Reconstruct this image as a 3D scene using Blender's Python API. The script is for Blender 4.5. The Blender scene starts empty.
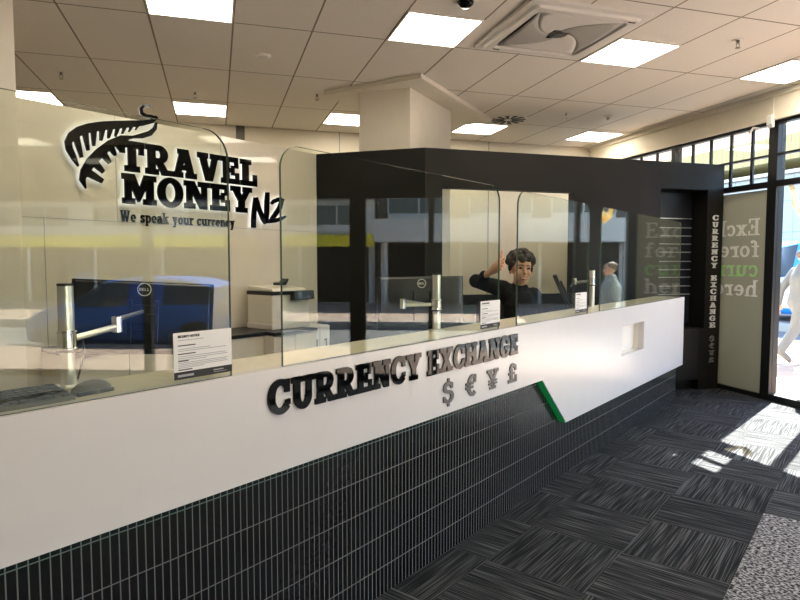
import bpy, bmesh, math, random
from mathutils import Vector, Matrix
random.seed(7)
sc = bpy.context.scene
COL = sc.collection
PI = math.pi

# ------------------------------------------------------------------ camera / frames
F = 605.0; CZ = 1.49
PITCH = math.atan(38 / 605.0)
HD = math.atan2(184, math.hypot(605, 38))
A1 = HD + math.atan2(482, math.hypot(605, 38))          # heading of the counter
UV_U = Vector((math.sin(A1), math.cos(A1), 0)); UV_V = Vector((-math.cos(A1), math.sin(A1), 0))
ANG = math.atan2(UV_U.y, UV_U.x)
fh = Vector((math.sin(HD), math.cos(HD), 0)); RT = Vector((math.cos(HD), -math.sin(HD), 0)); ZZ = Vector((0, 0, 1))
FWD = fh * math.cos(PITCH) - ZZ * math.sin(PITCH); UPV = fh * math.sin(PITCH) + ZZ * math.cos(PITCH)
CAM = Vector((0, 0, CZ))
def ray(x, y): return FWD + RT * ((x - 400) / F) + UPV * ((300 - y) / F)
def at(x, y, dep): return CAM + ray(x, y) * dep
def on(x, y, n, k):
    d = ray(x, y); return CAM + d * ((k - n.dot(CAM)) / n.dot(d))
def W(u, v, z=0): return UV_U * u + UV_V * v + ZZ * z
def uz(x, y, v):
    p = on(x, y, UV_V, v); return (p.dot(UV_U), p.z)

cam = bpy.data.cameras.new('camera'); co = bpy.data.objects.new('camera', cam); COL.objects.link(co)
cam.sensor_width = 36; cam.lens = F / 800 * 36; cam.clip_start = .02; cam.clip_end = 300
co.location = CAM; co.rotation_euler = (PI / 2 - PITCH, 0, -HD); sc.camera = co

# ------------------------------------------------------------------ materials
def nd(nt, t, **kw):
    n = nt.nodes.new(t)
    for k, v in kw.items():
        if k == 'op': n.operation = v
        else: setattr(n, k, v)
    return n
def newmat(name):
    m = bpy.data.materials.new(name); m.use_nodes = True
    nt = m.node_tree; b = nt.nodes['Principled BSDF']
    return m, nt, b
def mat(name, c, rough=.5, metal=0, spec=.5, noise=0, nscale=8, bump=0, bscale=200):
    m, nt, b = newmat(name)
    b.inputs['Base Color'].default_value = (*c, 1); b.inputs['Roughness'].default_value = rough
    b.inputs['Metallic'].default_value = metal; b.inputs['Specular IOR Level'].default_value = spec
    tc = nd(nt, 'ShaderNodeTexCoord')
    if noise:
        n = nd(nt, 'ShaderNodeTexNoise'); n.inputs['Scale'].default_value = nscale; n.inputs['Detail'].default_value = 4
        nt.links.new(tc.outputs['Object'], n.inputs['Vector'])
        r = nd(nt, 'ShaderNodeMapRange'); r.inputs['From Min'].default_value = .3; r.inputs['From Max'].default_value = .7
        r.inputs['To Min'].default_value = 1 - noise; r.inputs['To Max'].default_value = 1 + noise
        nt.links.new(n.outputs['Fac'], r.inputs['Value'])
        mx = nd(nt, 'ShaderNodeVectorMath', op='SCALE'); mx.inputs[0].default_value = c
        nt.links.new(r.outputs[0], mx.inputs['Scale']); nt.links.new(mx.outputs[0], b.inputs['Base Color'])
    if bump:
        n2 = nd(nt, 'ShaderNodeTexNoise'); n2.inputs['Scale'].default_value = bscale
        nt.links.new(tc.outputs['Object'], n2.inputs['Vector'])
        bp = nd(nt, 'ShaderNodeBump'); bp.inputs['Strength'].default_value = bump; bp.inputs['Distance'].default_value = .002
        nt.links.new(n2.outputs['Fac'], bp.inputs['Height']); nt.links.new(bp.outputs[0], b.inputs['Normal'])
    return m
def emit(name, c, s):
    m, nt, b = newmat(name); nt.nodes.remove(b)
    e = nd(nt, 'ShaderNodeEmission'); e.inputs[0].default_value = (*c, 1); e.inputs[1].default_value = s
    nt.links.new(e.outputs[0], nt.nodes['Material Output'].inputs[0]); return m
def glassmat(name, tint, f0=.04, rough=0.0):
    m, nt, b = newmat(name); nt.nodes.remove(b)
    g = nd(nt, 'ShaderNodeNewGeometry'); d = nd(nt, 'ShaderNodeVectorMath', op='DOT_PRODUCT')
    nt.links.new(g.outputs['Normal'], d.inputs[0]); nt.links.new(g.outputs['Incoming'], d.inputs[1])
    a = nd(nt, 'ShaderNodeMath', op='ABSOLUTE'); nt.links.new(d.outputs['Value'], a.inputs[0])
    s = nd(nt, 'ShaderNodeMath', op='SUBTRACT'); s.inputs[0].default_value = 1; nt.links.new(a.outputs[0], s.inputs[1])
    p = nd(nt, 'ShaderNodeMath', op='POWER'); p.inputs[1].default_value = 5; nt.links.new(s.outputs[0], p.inputs[0])
    q = nd(nt, 'ShaderNodeMath', op='MULTIPLY_ADD'); q.inputs[1].default_value = 1 - f0; q.inputs[2].default_value = f0
    nt.links.new(p.outputs[0], q.inputs[0])
    t = nd(nt, 'ShaderNodeBsdfTransparent'); t.inputs[0].default_value = (*tint, 1)
    gl = nd(nt, 'ShaderNodeBsdfGlossy'); gl.inputs['Roughness'].default_value = rough
    mx = nd(nt, 'ShaderNodeMixShader'); nt.links.new(q.outputs[0], mx.inputs[0])
    nt.links.new(t.outputs[0], mx.inputs[1]); nt.links.new(gl.outputs[0], mx.inputs[2])
    nt.links.new(mx.outputs[0], nt.nodes['Material Output'].inputs[0]); return m

def grid_mat(name, base, line, px, py, offx, offy, w, axes='XY', rough=.6, spec=.3, noise=.04, rot=0, bump=.0, rough_line=None):
    """a flat colour with straight joint lines every px / py metres"""
    m, nt, b = newmat(name); L = nt.links
    tc = nd(nt, 'ShaderNodeTexCoord'); mp = nd(nt, 'ShaderNodeMapping'); mp.inputs['Rotation'].default_value = (0, 0, rot)
    L.new(tc.outputs['Object'], mp.inputs['Vector'])
    sp = nd(nt, 'ShaderNodeSeparateXYZ'); L.new(mp.outputs[0], sp.inputs[0])
    masks = []
    for ax, p, o in ((axes[0], px, offx), (axes[1], py, offy)):
        a = nd(nt, 'ShaderNodeMath', op='SUBTRACT'); a.inputs[1].default_value = o; L.new(sp.outputs[ax], a.inputs[0])
        pp = nd(nt, 'ShaderNodeMath', op='PINGPONG'); pp.inputs[1].default_value = p / 2; L.new(a.outputs[0], pp.inputs[0])
        lt = nd(nt, 'ShaderNodeMath', op='LESS_THAN'); lt.inputs[1].default_value = w / 2; L.new(pp.outputs[0], lt.inputs[0])
        masks.append(lt)
    mxm = nd(nt, 'ShaderNodeMath', op='MAXIMUM'); L.new(masks[0].outputs[0], mxm.inputs[0]); L.new(masks[1].outputs[0], mxm.inputs[1])
    n = nd(nt, 'ShaderNodeTexNoise'); n.inputs['Scale'].default_value = 60; L.new(tc.outputs['Object'], n.inputs['Vector'])
    r = nd(nt, 'ShaderNodeMapRange'); r.inputs['To Min'].default_value = 1 - noise; r.inputs['To Max'].default_value = 1 + noise
    L.new(n.outputs['Fac'], r.inputs['Value'])
    vs = nd(nt, 'ShaderNodeVectorMath', op='SCALE'); vs.inputs[0].default_value = base; L.new(r.outputs[0], vs.inputs['Scale'])
    mix = nd(nt, 'ShaderNodeMix', data_type='RGBA'); L.new(mxm.outputs[0], mix.inputs['Factor'])
    L.new(vs.outputs[0], mix.inputs['A']); mix.inputs['B'].default_value = (*line, 1)
    L.new(mix.outputs['Result'], b.inputs['Base Color'])
    b.inputs['Roughness'].default_value = rough; b.inputs['Specular IOR Level'].default_value = spec
    if rough_line is not None:
        mr = nd(nt, 'ShaderNodeMapRange'); mr.inputs['To Min'].default_value = rough; mr.inputs['To Max'].default_value = rough_line
        L.new(mxm.outputs[0], mr.inputs['Value']); L.new(mr.outputs[0], b.inputs['Roughness'])
    if bump:
        bp = nd(nt, 'ShaderNodeBump'); bp.invert = True; bp.inputs['Strength'].default_value = bump; bp.inputs['Distance'].default_value = .004
        L.new(mxm.outputs[0], bp.inputs['Height']); L.new(bp.outputs[0], b.inputs['Normal'])
    return m

def carpet_mat():
    m, nt, b = newmat('carpet_tiles'); L = nt.links
    tc = nd(nt, 'ShaderNodeTexCoord'); mp = nd(nt, 'ShaderNodeMapping'); mp.inputs['Rotation'].default_value = (0, 0, -ANG)
    mp.inputs['Location'].default_value = (-.08, -.49, 0)
    L.new(tc.outputs['Object'], mp.inputs['Vector'])
    sc5 = nd(nt, 'ShaderNodeVectorMath', op='SCALE'); sc5.inputs['Scale'].default_value = 2.0; L.new(mp.outputs[0], sc5.inputs[0])
    fl = nd(nt, 'ShaderNodeVectorMath', op='FLOOR'); L.new(sc5.outputs[0], fl.inputs[0])
    sp = nd(nt, 'ShaderNodeSeparateXYZ'); L.new(fl.outputs[0], sp.inputs[0])
    ad = nd(nt, 'ShaderNodeMath', op='ADD'); L.new(sp.outputs[0], ad.inputs[0]); L.new(sp.outputs[1], ad.inputs[1])
    pp = nd(nt, 'ShaderNodeMath', op='PINGPONG'); pp.inputs[1].default_value = 1; L.new(ad.outputs[0], pp.inputs[0])
    wn = nd(nt, 'ShaderNodeTexWhiteNoise'); wn.noise_dimensions = '2D'; L.new(fl.outputs[0], wn.inputs['Vector'])
    res = []
    for s in ((3.5, 215, 1), (215, 3.5, 1)):
        v = nd(nt, 'ShaderNodeVectorMath', op='MULTIPLY'); v.inputs[1].default_value = s; L.new(mp.outputs[0], v.inputs[0])
        a = nd(nt, 'ShaderNodeVectorMath', op='ADD'); L.new(v.outputs[0], a.inputs[0])
        k = nd(nt, 'ShaderNodeVectorMath', op='SCALE'); k.inputs['Scale'].default_value = 37; L.new(wn.outputs['Color'], k.inputs[0]); L.new(k.outputs[0], a.inputs[1])
        n = nd(nt, 'ShaderNodeTexNoise'); n.inputs['Scale'].default_value = 1; n.inputs['Detail'].default_value = .6; L.new(a.outputs[0], n.inputs['Vector'])
        res.append(n)
    mx = nd(nt, 'ShaderNodeMix', data_type='FLOAT'); L.new(pp.outputs[0], mx.inputs['Factor'])
    L.new(res[0].outputs['Fac'], mx.inputs['A']); L.new(res[1].outputs['Fac'], mx.inputs['B'])
    rp = nd(nt, 'ShaderNodeValToRGB'); e = rp.color_ramp.elements
    e[0].position = .36; e[0].color = (.011, .012, .014, 1); e[1].position = .68; e[1].color = (.098, .101, .108, 1)
    x = rp.color_ramp.elements.new(.52); x.color = (.027, .0285, .032, 1)
    L.new(mx.outputs['Result'], rp.inputs[0])
    fz = nd(nt, 'ShaderNodeTexNoise'); fz.inputs['Scale'].default_value = 260; L.new(mp.outputs[0], fz.inputs['Vector'])
    r2 = nd(nt, 'ShaderNodeMapRange'); r2.inputs['To Min'].default_value = .6; r2.inputs['To Max'].default_value = 1.4; L.new(fz.outputs['Fac'], r2.inputs['Value'])
    r3 = nd(nt, 'ShaderNodeMapRange'); r3.inputs['To Min'].default_value = .85; r3.inputs['To Max'].default_value = 1.2; L.new(wn.outputs['Value'], r3.inputs['Value'])
    mm = nd(nt, 'ShaderNodeMath', op='MULTIPLY'); L.new(r2.outputs[0], mm.inputs[0]); L.new(r3.outputs[0], mm.inputs[1])
    vs = nd(nt, 'ShaderNodeVectorMath', op='SCALE'); L.new(rp.outputs[0], vs.inputs[0]); L.new(mm.outputs[0], vs.inputs['Scale'])
    L.new(vs.outputs[0], b.inputs['Base Color'])
    b.inputs['Roughness'].default_value = .95; b.inputs['Specular IOR Level'].default_value = .1
    bp = nd(nt, 'ShaderNodeBump'); bp.inputs['Strength'].default_value = .5; bp.inputs['Distance'].default_value = .004
    L.new(mx.outputs['Result'], bp.inputs['Height']); L.new(bp.outputs[0], b.inputs['Normal'])
    return m

def speckle_mat(name, dark, light, sx, sy, lo=.45, hi=.58):
    m, nt, b = newmat(name); L = nt.links
    tc = nd(nt, 'ShaderNodeTexCoord'); mp = nd(nt, 'ShaderNodeMapping'); mp.inputs['Scale'].default_value = (sx, sy, 1)
    L.new(tc.outputs['Object'], mp.inputs['Vector'])
    n = nd(nt, 'ShaderNodeTexNoise'); n.inputs['Scale'].default_value = 1; n.inputs['Detail'].default_value = 2; L.new(mp.outputs[0], n.inputs['Vector'])
    rp = nd(nt, 'ShaderNodeValToRGB'); e = rp.color_ramp.elements
    e[0].position = lo; e[0].color = (*dark, 1); e[1].position = hi; e[1].color = (*light, 1)
    L.new(n.outputs['Fac'], rp.inputs[0]); L.new(rp.outputs[0], b.inputs['Base Color']); b.inputs['Roughness'].default_value = .95
    b.inputs['Specular IOR Level'].default_value = .1
    return m

M = dict(
    cream=mat('cream_plaster', (.77, .71, .60), .7, noise=.02, spec=.2),
    beige=mat('beige_sign_wall', (.70, .645, .535), .04, spec=.38, noise=.015),
    ceiling=grid_mat('ceiling_tiles', (.78, .72, .64), (.27, .225, .17), .59, 1.18, -.435, 4.79, .014, rough=.85, spec=.1, noise=.05, bump=.5),
    carpet=carpet_mat(),
    entry=speckle_mat('grey_entrance_matting', (.028, .029, .033), (.36, .36, .38), 90, 55),
    black=mat('black_wall_paint', (.0085, .0075, .0065), .45, spec=.22, noise=.1, nscale=3),
    navy=mat('dark_blue_black_board', (.011, .013, .020), .3),
    alu=mat('black_aluminium', (.011, .011, .012), .35, spec=.3),
    white=mat('white_laminate', (.69, .665, .655), .22, spec=.4, noise=.01),
    stone=mat('cream_counter_top', (.78, .72, .57), .25, noise=.03, nscale=30),
    niche=mat('beige_niche_lining', (.80, .76, .69), .5),
    tile=grid_mat('black_stacked_tiles', (.012, .012, .013), (.17, .17, .17), .0265, .1455, .008, .1250, .0034, axes='XZ', rough=.18, spec=.28, noise=.25, bump=.5, rough_line=.8),
    gloss=mat('black_gloss_acrylic', (.003, .003, .0033), .03, spec=.13),
    steel_dark=mat('grey_brushed_metal', (.10, .098, .098), .35, metal=.6),
    glass=glassmat('clear_screen_glass', (.94, .962, .92)),
    glassedge=mat('green_glass_edge', (.10, .16, .13), .1, spec=.8),
    pane=glassmat('window_glass', (.95, .97, .97)),
    silver=mat('satin_silver_tube', (.80, .80, .77), .28, metal=.85),
    chrome=mat('chrome', (.85, .85, .84), .12, metal=1),
    plastic=mat('black_plastic', (.012, .013, .015), .35),
    keyc=mat('dark_grey_keys', (.05, .05, .048), .55),
    bodyg=mat('grey_plastic_base', (.11, .11, .105), .5),
    offwhite=mat('off_white_plastic', (.76, .71, .60), .4),
    paper=mat('white_paper', (.84, .83, .82), .6),
    ink=mat('black_print', (.012, .012, .013), .6),
    inkg=mat('grey_print', (.35, .35, .36), .6),
    lamp=emit('warm_led_panel', (1, .90, .72), 13.0),
    halo=emit('white_letter_backlight', (.92, .95, 1), 1.7),
    green=emit('green_led_strip', (.010, .28, .070), .28),
    greenlow=emit('green_led_underglow', (.02, .60, .30), 2.2),
    ac=mat('off_white_metal', (.72, .67, .61), .5),
    fin=grid_mat('grey_finned_vane', (.50, .47, .43), (.28, .26, .24), .016, 5, 0, 2.5, .007, rough=.6),
    dark=mat('dark_void', (.012, .012, .012), .6),
    brass=mat('sprinkler_metal', (.35, .31, .26), .35, metal=.8),
    skin=mat('skin', (.62, .36, .25), .5), lip=mat('lip', (.40, .12, .10), .5), tooth=mat('tooth_white', (.8, .77, .7), .4),
    hair=mat('dark_brown_hair', (.022, .014, .010), .6, bump=.8, bscale=120),
    eye=mat('eye_dark', (.02, .015, .012), .2),
    shirt=mat('black_jersey', (.008, .008, .009), .8, spec=.2), trouser=mat('black_trousers', (.012, .012, .014), .8),
    greyshirt=mat('blue_grey_top', (.22, .27, .30), .8), greyhair=mat('short_grey_brown_hair', (.12, .09, .07), .7),
    walkgrey=mat('pale_grey_clothes', (.15, .155, .16), .8), shoe=mat('grey_shoe', (.13, .13, .13), .6),
    gold=mat('gold_vinyl', (.85, .68, .32), .4),
    letter=mat('white_letter', (.78, .78, .76), .5), letterg=mat('grey_letter', (.16, .16, .16), .5),
    pave=grid_mat('pink_grey_paving', (.42, .31, .25), (.25, .19, .16), .4, .4, 0, 0, .012, rough=.85, noise=.12),
    road=mat('asphalt', (.16, .16, .165), .9, noise=.12, nscale=4),
    kerb=mat('concrete_kerb', (.42, .40, .37), .85),
    carblue=mat('deep_blue_car_paint', (.012, .11, .46), .5, spec=.2), vanblue=mat('bright_blue_paint', (.02, .25, .75), .3),
    carglass=mat('dark_car_glass', (.02, .024, .028), .08, spec=.7), tyre=mat('tyre_rubber', (.015, .015, .016), .8),
    rim=mat('alloy_rim', (.45, .45, .46), .3, metal=.8), headl=mat('clear_lamp_lens', (.75, .77, .8), .1), taill=mat('pale_lamp_lens', (.6, .52, .52), .15),
    shopdark=mat('dark_shopfront', (.012, .012, .013), .8, spec=.1), yellow=mat('yellow_fascia', (.95, .78, .02), .5), shopw=mat('pale_fascia', (.68, .66, .61), .7),
    roofb=mat('blue_grey_roofing', (.16, .24, .33), .5), brown=mat('brown_cladding', (.11, .085, .065), .7),
    bluegrey=grid_mat('blue_grey_cladding', (.42, .50, .58), (.26, .31, .36), 2.6, 1.15, 0, .3, .03, axes='YZ', rough=.6),
    tan=grid_mat('tan_timber_cladding', (.50, .42, .20), (.34, .28, .14), .35, 50, 0, 25, .04, axes='YZ', rough=.7),
    pipe=mat('dark_grey_bracket', (.12, .11, .09), .5), cable=mat('grey_cable', (.10, .09, .08), .5),
)
def frosted(name, tr, df):
    m, nt, b = newmat(name); nt.nodes.remove(b)
    t = nd(nt, 'ShaderNodeBsdfTranslucent'); t.inputs[0].default_value = (*tr, 1)
    d = nd(nt, 'ShaderNodeBsdfDiffuse'); d.inputs[0].default_value = (*df, 1)
    a = nd(nt, 'ShaderNodeAddShader'); nt.links.new(t.outputs[0], a.inputs[0]); nt.links.new(d.outputs[0], a.inputs[1])
    nt.links.new(a.outputs[0], nt.nodes['Material Output'].inputs[0]); return m
M['frost'] = frosted('frosted_film', (.020, .021, .016), (.40, .41, .34))
M['frostw'] = frosted('daylit_pale_letters', (.02, .02, .02), (.80, .81, .76))  # pale diffuse colour stands in for daylight through the clear-cut letters
M['frosth'] = frosted('backlit_pale_letters', (.06, .06, .06), (.90, .90, .89))  # the last word's backlight is put into a whiter colour
M['frostg'] = frosted('green_cut_letters', (.02, .03, .02), (.42, .74, .33))

# ------------------------------------------------------------------ mesh helpers
class B:
    def __init__(s): s.bm = bmesh.new(); s.mi = 0
    def _f(s, vs):
        try:
            f = s.bm.faces.new(vs); f.material_index = s.mi; return f
        except ValueError: return None
    def box(s, x0, x1, y0, y1, z0, z1, mtx=None):
        c = [Vector((x, y, z)) for z in (z0, z1) for x, y in ((x0, y0), (x1, y0), (x1, y1), (x0, y1))]
        if mtx: c = [mtx @ p for p in c]
        v = [s.bm.verts.new(p) for p in c]
        for q in ((3, 2, 1, 0), (4, 5, 6, 7), (0, 1, 5, 4), (1, 2, 6, 5), (2, 3, 7, 6), (3, 0, 4, 7)): s._f([v[i] for i in q])
        return s
    def prism(s, poly, d0, d1, axis='y', mtx=None):
        """poly of 2-D points; extruded along axis between d0 and d1. axis y: (x,z), x: (y,z), z: (x,y)"""
        def P(a, b, d):
            p = Vector((a, d, b)) if axis == 'y' else (Vector((d, a, b)) if axis == 'x' else Vector((a, b, d)))
            return mtx @ p if mtx else p
        a = [s.bm.verts.new(P(x, y, d0)) for x, y in poly]; b = [s.bm.verts.new(P(x, y, d1)) for x, y in poly]
        n = len(poly)
        s._f(a); s._f(b[::-1])
        for i in range(n): s._f([a[i], b[i], b[(i + 1) % n], a[(i + 1) % n]])
        return s
    def lathe(s, prof, seg=24, mtx=None):
        rings = []
        for r, z in prof:
            ring = []
            for i in range(seg):
                t = 2 * PI * i / seg; p = Vector((r * math.cos(t), r * math.sin(t), z))
                ring.append(s.bm.verts.new(mtx @ p if mtx else p))
            rings.append(ring)
        for a, b in zip(rings, rings[1:]):
            for i in range(seg): s._f([a[i], a[(i + 1) % seg], b[(i + 1) % seg], b[i]])
        s._f(rings[0][::-1]); s._f(rings[-1]); return s
    def tube(s, pts, rad, seg=10, cap=True):
        pts = [Vector(p) for p in pts]; rs = rad if isinstance(rad, (list, tuple)) else [rad] * len(pts)
        rings = []; up = None
        for i, p in enumerate(pts):
            d = (pts[min(i + 1, len(pts) - 1)] - pts[max(i - 1, 0)]).normalized()
            if up is None: up = d.orthogonal().normalized()
            up = (up - d * up.dot(d)).normalized(); sd = d.cross(up)
            rings.append([s.bm.verts.new(p + (up * math.cos(2 * PI * k / seg) + sd * math.sin(2 * PI * k / seg)) * rs[i]) for k in range(seg)])
        for a, b in zip(rings, rings[1:]):
            for i in range(seg): s._f([a[i], a[(i + 1) % seg], b[(i + 1) % seg], b[i]])
        if cap: s._f(rings[0][::-1]); s._f(rings[-1])
        return s
    def ell(s, c, r, mtx=None, seg=16):
        m = Matrix.Translation(Vector(c)) @ (mtx or Matrix()) @ Matrix.Diagonal((r[0], r[1], r[2], 1))
        bmesh.ops.create_uvsphere(s.bm, u_segments=seg, v_segments=max(8, seg // 2), radius=1, matrix=m); return s
    def limb(s, pts, rs, seg=12):
        s.tube(pts, rs, seg)
        for p, r in zip(pts, rs): s.ell(p, (r, r, r), seg=12)
        return s
    def build(s, name, m, parent=None, smooth=False, bevel=0, loc=None, kind=None, rot=None):
        bmesh.ops.recalc_face_normals(s.bm, faces=s.bm.faces)
        me = bpy.data.meshes.new(name); s.bm.to_mesh(me); s.bm.free()
        for x in (m if isinstance(m, (list, tuple)) else [m]): me.materials.append(x)
        if smooth:
            for p in me.polygons: p.use_smooth = True
        o = bpy.data.objects.new(name, me); COL.objects.link(o)
        if parent: o.parent = parent
        if loc is not None: o.location = loc
        if rot is not None: o.rotation_euler = rot
        if kind: o['kind'] = kind
        if bevel:
            md = o.modifiers.new('bevel', 'BEVEL'); md.width = bevel; md.segments = 2; md.limit_method = 'ANGLE'
        return o
def box(*a): return B().box(*a)
def tag(o, label, cat, group=None):
    o['label'] = label; o['category'] = cat
    if group: o['group'] = group
    return o
def thing(name, label, cat, loc=(0, 0, 0), rz=0, group=None):
    o = bpy.data.objects.new(name, None); o.empty_display_size = .1; COL.objects.link(o)
    o.location = loc; o.rotation_euler = (0, 0, rz); return tag(o, label, cat, group)
def struct(name, b, m, **k): return b.build(name, m, kind='structure', **k)
def copy_tree(o, parent=None):
    c = o.copy(); COL.objects.link(c); c.parent = parent
    for ch in list(o.children): copy_tree(ch, c)
    return c
def text_mesh(txt, size, off=0.0, depth=.002, mirror=False, name='text'):
    cu = bpy.data.curves.new(name, 'FONT'); cu.body = txt; cu.size = size; cu.offset = off; cu.extrude = depth / 2; cu.align_x = 'LEFT'
    o = bpy.data.objects.new(name, cu); COL.objects.link(o)
    bpy.context.view_layer.update()
    me = bpy.data.meshes.new_from_object(o.evaluated_get(bpy.context.evaluated_depsgraph_get()))
    bpy.data.objects.remove(o); bpy.data.curves.remove(cu); return me

# ------------------------------------------------------------------ slab-serif letter shapes
def R_(x0, y0, x1, y1): return [(x0, y0), (x1, y0), (x1, y1), (x0, y1)]
def ARC(cx, cy, rx, ry, wx, wy, a0, a1, n=18):
    out = []
    st = [math.radians(a0 + (a1 - a0) * i / n) for i in range(n + 1)]
    for a, b in zip(st, st[1:]):
        o = [(cx + rx * math.cos(t), cy + ry * math.sin(t)) for t in (a, b)]
        i = [(cx + (rx - wx) * math.cos(t), cy + (ry - wy) * math.sin(t)) for t in (b, a)]
        out.append(o + i)
    return out
G = {
 'T': (.86, [R_(0,.8,.86,1), R_(0,.6,.15,.8), R_(.71,.6,.86,.8), R_(.30,0,.56,.8), R_(.17,0,.69,.16)]),
 'R': (.98, [R_(.1,0,.36,1), R_(0,0,.48,.16), R_(0,.84,.4,1), R_(.3,.84,.52,1), R_(.3,.40,.52,.55)] + ARC(.52,.70,.34,.30,.25,.155,-90,90) + [[(.38,.46),(.64,.46),(.88,.1),(.88,0),(.66,0)], R_(.64,0,1.0,.16)]),
 'A': (1.02, [[(.1,.1),(.32,.1),(.60,1),(.36,1)], [(.42,1),(.66,1),(.92,.1),(.66,.1)], R_(.25,.28,.75,.43), R_(0,0,.42,.16), R_(.58,0,1.02,.16), R_(.25,.86,.66,1)]),
 'V': (1.0, [R_(0,.84,.44,1), R_(.58,.84,1,1), [(.08,.9),(.34,.9),(.60,0),(.36,0)], [(.68,.9),(.90,.9),(.64,0),(.42,0)]]),
 'E': (.86, [R_(.1,0,.36,1), R_(0,.84,.80,1), R_(.66,.62,.80,.84), R_(0,0,.84,.16), R_(.70,.16,.84,.40), R_(.3,.43,.60,.57), R_(.49,.33,.61,.67)]),
 'L': (.84, [R_(.12,0,.38,1), R_(0,.84,.52,1), R_(0,0,.82,.16), R_(.66,.16,.82,.42)]),
 'M': (1.22, [R_(.1,0,.30,1), R_(.88,0,1.12,1), R_(0,0,.42,.16), R_(.76,0,1.22,.16), R_(0,.84,.2,1), R_(1.0,.84,1.22,1), [(.14,1),(.42,1),(.70,.3),(.54,.1)], [(1.08,1),(.80,1),(.50,.2),(.60,.1)]]),
 'O': (.98, ARC(.49,.5,.49,.53,.26,.17,0,360,36)),
 'N': (1.04, [R_(.1,0,.30,1), R_(.74,0,.94,1), [(.1,1),(.40,1),(.94,0),(.66,0)], R_(0,.84,.3,1), R_(.60,.84,1.04,1), R_(0,0,.42,.16)]),
 'Y': (1.0, [R_(0,.84,.43,1), R_(.59,.84,1,1), [(.08,.9),(.36,.9),(.62,.42),(.38,.42)], [(.68,.9),(.92,.9),(.62,.42),(.40,.42)], R_(.37,0,.63,.48), R_(.24,0,.76,.16)]),
 'C': (.92, ARC(.50,.5,.50,.53,.26,.17,48,318,30) + [R_(.70,.62,.88,1.0), [(.62,.83),(.72,.85),(.72,1.0),(.60,1.02)], [(.70,.16),(.90,.24),(.90,.38),(.74,.36)]]),
 'U': (1.0, [R_(.1,.36,.36,1), R_(.66,.36,.88,1), R_(0,.84,.46,1), R_(.56,.84,1.0,1)] + ARC(.49,.37,.39,.40,.26,.19,180,360,20)),
 'X': (1.02, [[(.06,.95),(.36,.95),(.95,.05),(.65,.05)], [(.66,.95),(.92,.95),(.36,.05),(.10,.05)], R_(0,.84,.45,1), R_(.57,.84,1,1), R_(0,0,.43,.16), R_(.56,0,1.02,.16)]),
 'H': (1.06, [R_(.1,0,.36,1), R_(.70,0,.96,1), R_(0,.84,.46,1), R_(.60,.84,1.06,1), R_(0,0,.46,.16), R_(.60,0,1.06,.16), R_(.3,.42,.76,.58)]),
 'G': (1.0, ARC(.50,.5,.50,.53,.26,.17,48,320,30) + [R_(.70,.62,.88,1.0), [(.62,.83),(.72,.85),(.72,1.0),(.60,1.02)], R_(.66,.05,.90,.48), R_(.50,.38,1.0,.52)]),
 '$': (.80, ARC(.38,.72,.36,.27,.22,.155,15,270,20) + ARC(.38,.30,.38,.30,.22,.155,-165,92,20) + [R_(.32,-.14,.46,.03), R_(.32,.96,.46,1.14), R_(.55,.66,.70,.92), R_(.03,.08,.17,.34)]),
 '\u20ac': (.92, ARC(.54,.5,.42,.53,.24,.17,48,312,26) + [R_(0,.55,.62,.66), R_(0,.36,.58,.47), R_(.66,.62,.82,.98)]),
 '\u00a5': (.92, [R_(0,.84,.40,1), R_(.54,.84,.92,1), [(.06,.9),(.33,.9),(.58,.45),(.34,.45)], [(.63,.9),(.86,.9),(.58,.45),(.36,.45)], R_(.34,0,.58,.48), R_(.22,0,.70,.14), R_(.12,.38,.80,.47), R_(.12,.23,.80,.32)]),
 '\u00a3': (.88, [R_(.20,.1,.44,.72), R_(.05,.42,.62,.55), R_(.02,0,.84,.18), R_(.68,.15,.84,.38), R_(.64,.62,.80,.90)] + ARC(.48,.70,.32,.31,.24,.16,20,185,16)),
}
def inflate(poly, d):
    a = sum(x0 * y1 - x1 * y0 for (x0, y0), (x1, y1) in zip(poly, poly[1:] + poly[:1]))
    if a < 0: poly = poly[::-1]
    n = len(poly); out = []
    for i in range(n):
        p, q, r = (Vector(poly[k % n]) for k in (i - 1, i, i + 1))
        e1, e2 = (q - p), (r - q)
        if e1.length < 1e-6 or e2.length < 1e-6: out.append(tuple(q)); continue
        n1 = Vector((e1.y, -e1.x)).normalized(); n2 = Vector((e2.y, -e2.x)).normalized(); b = n1 + n2
        out.append(tuple(q + b * (d / max(.35, b.length_squared / 2))))
    return out
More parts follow.
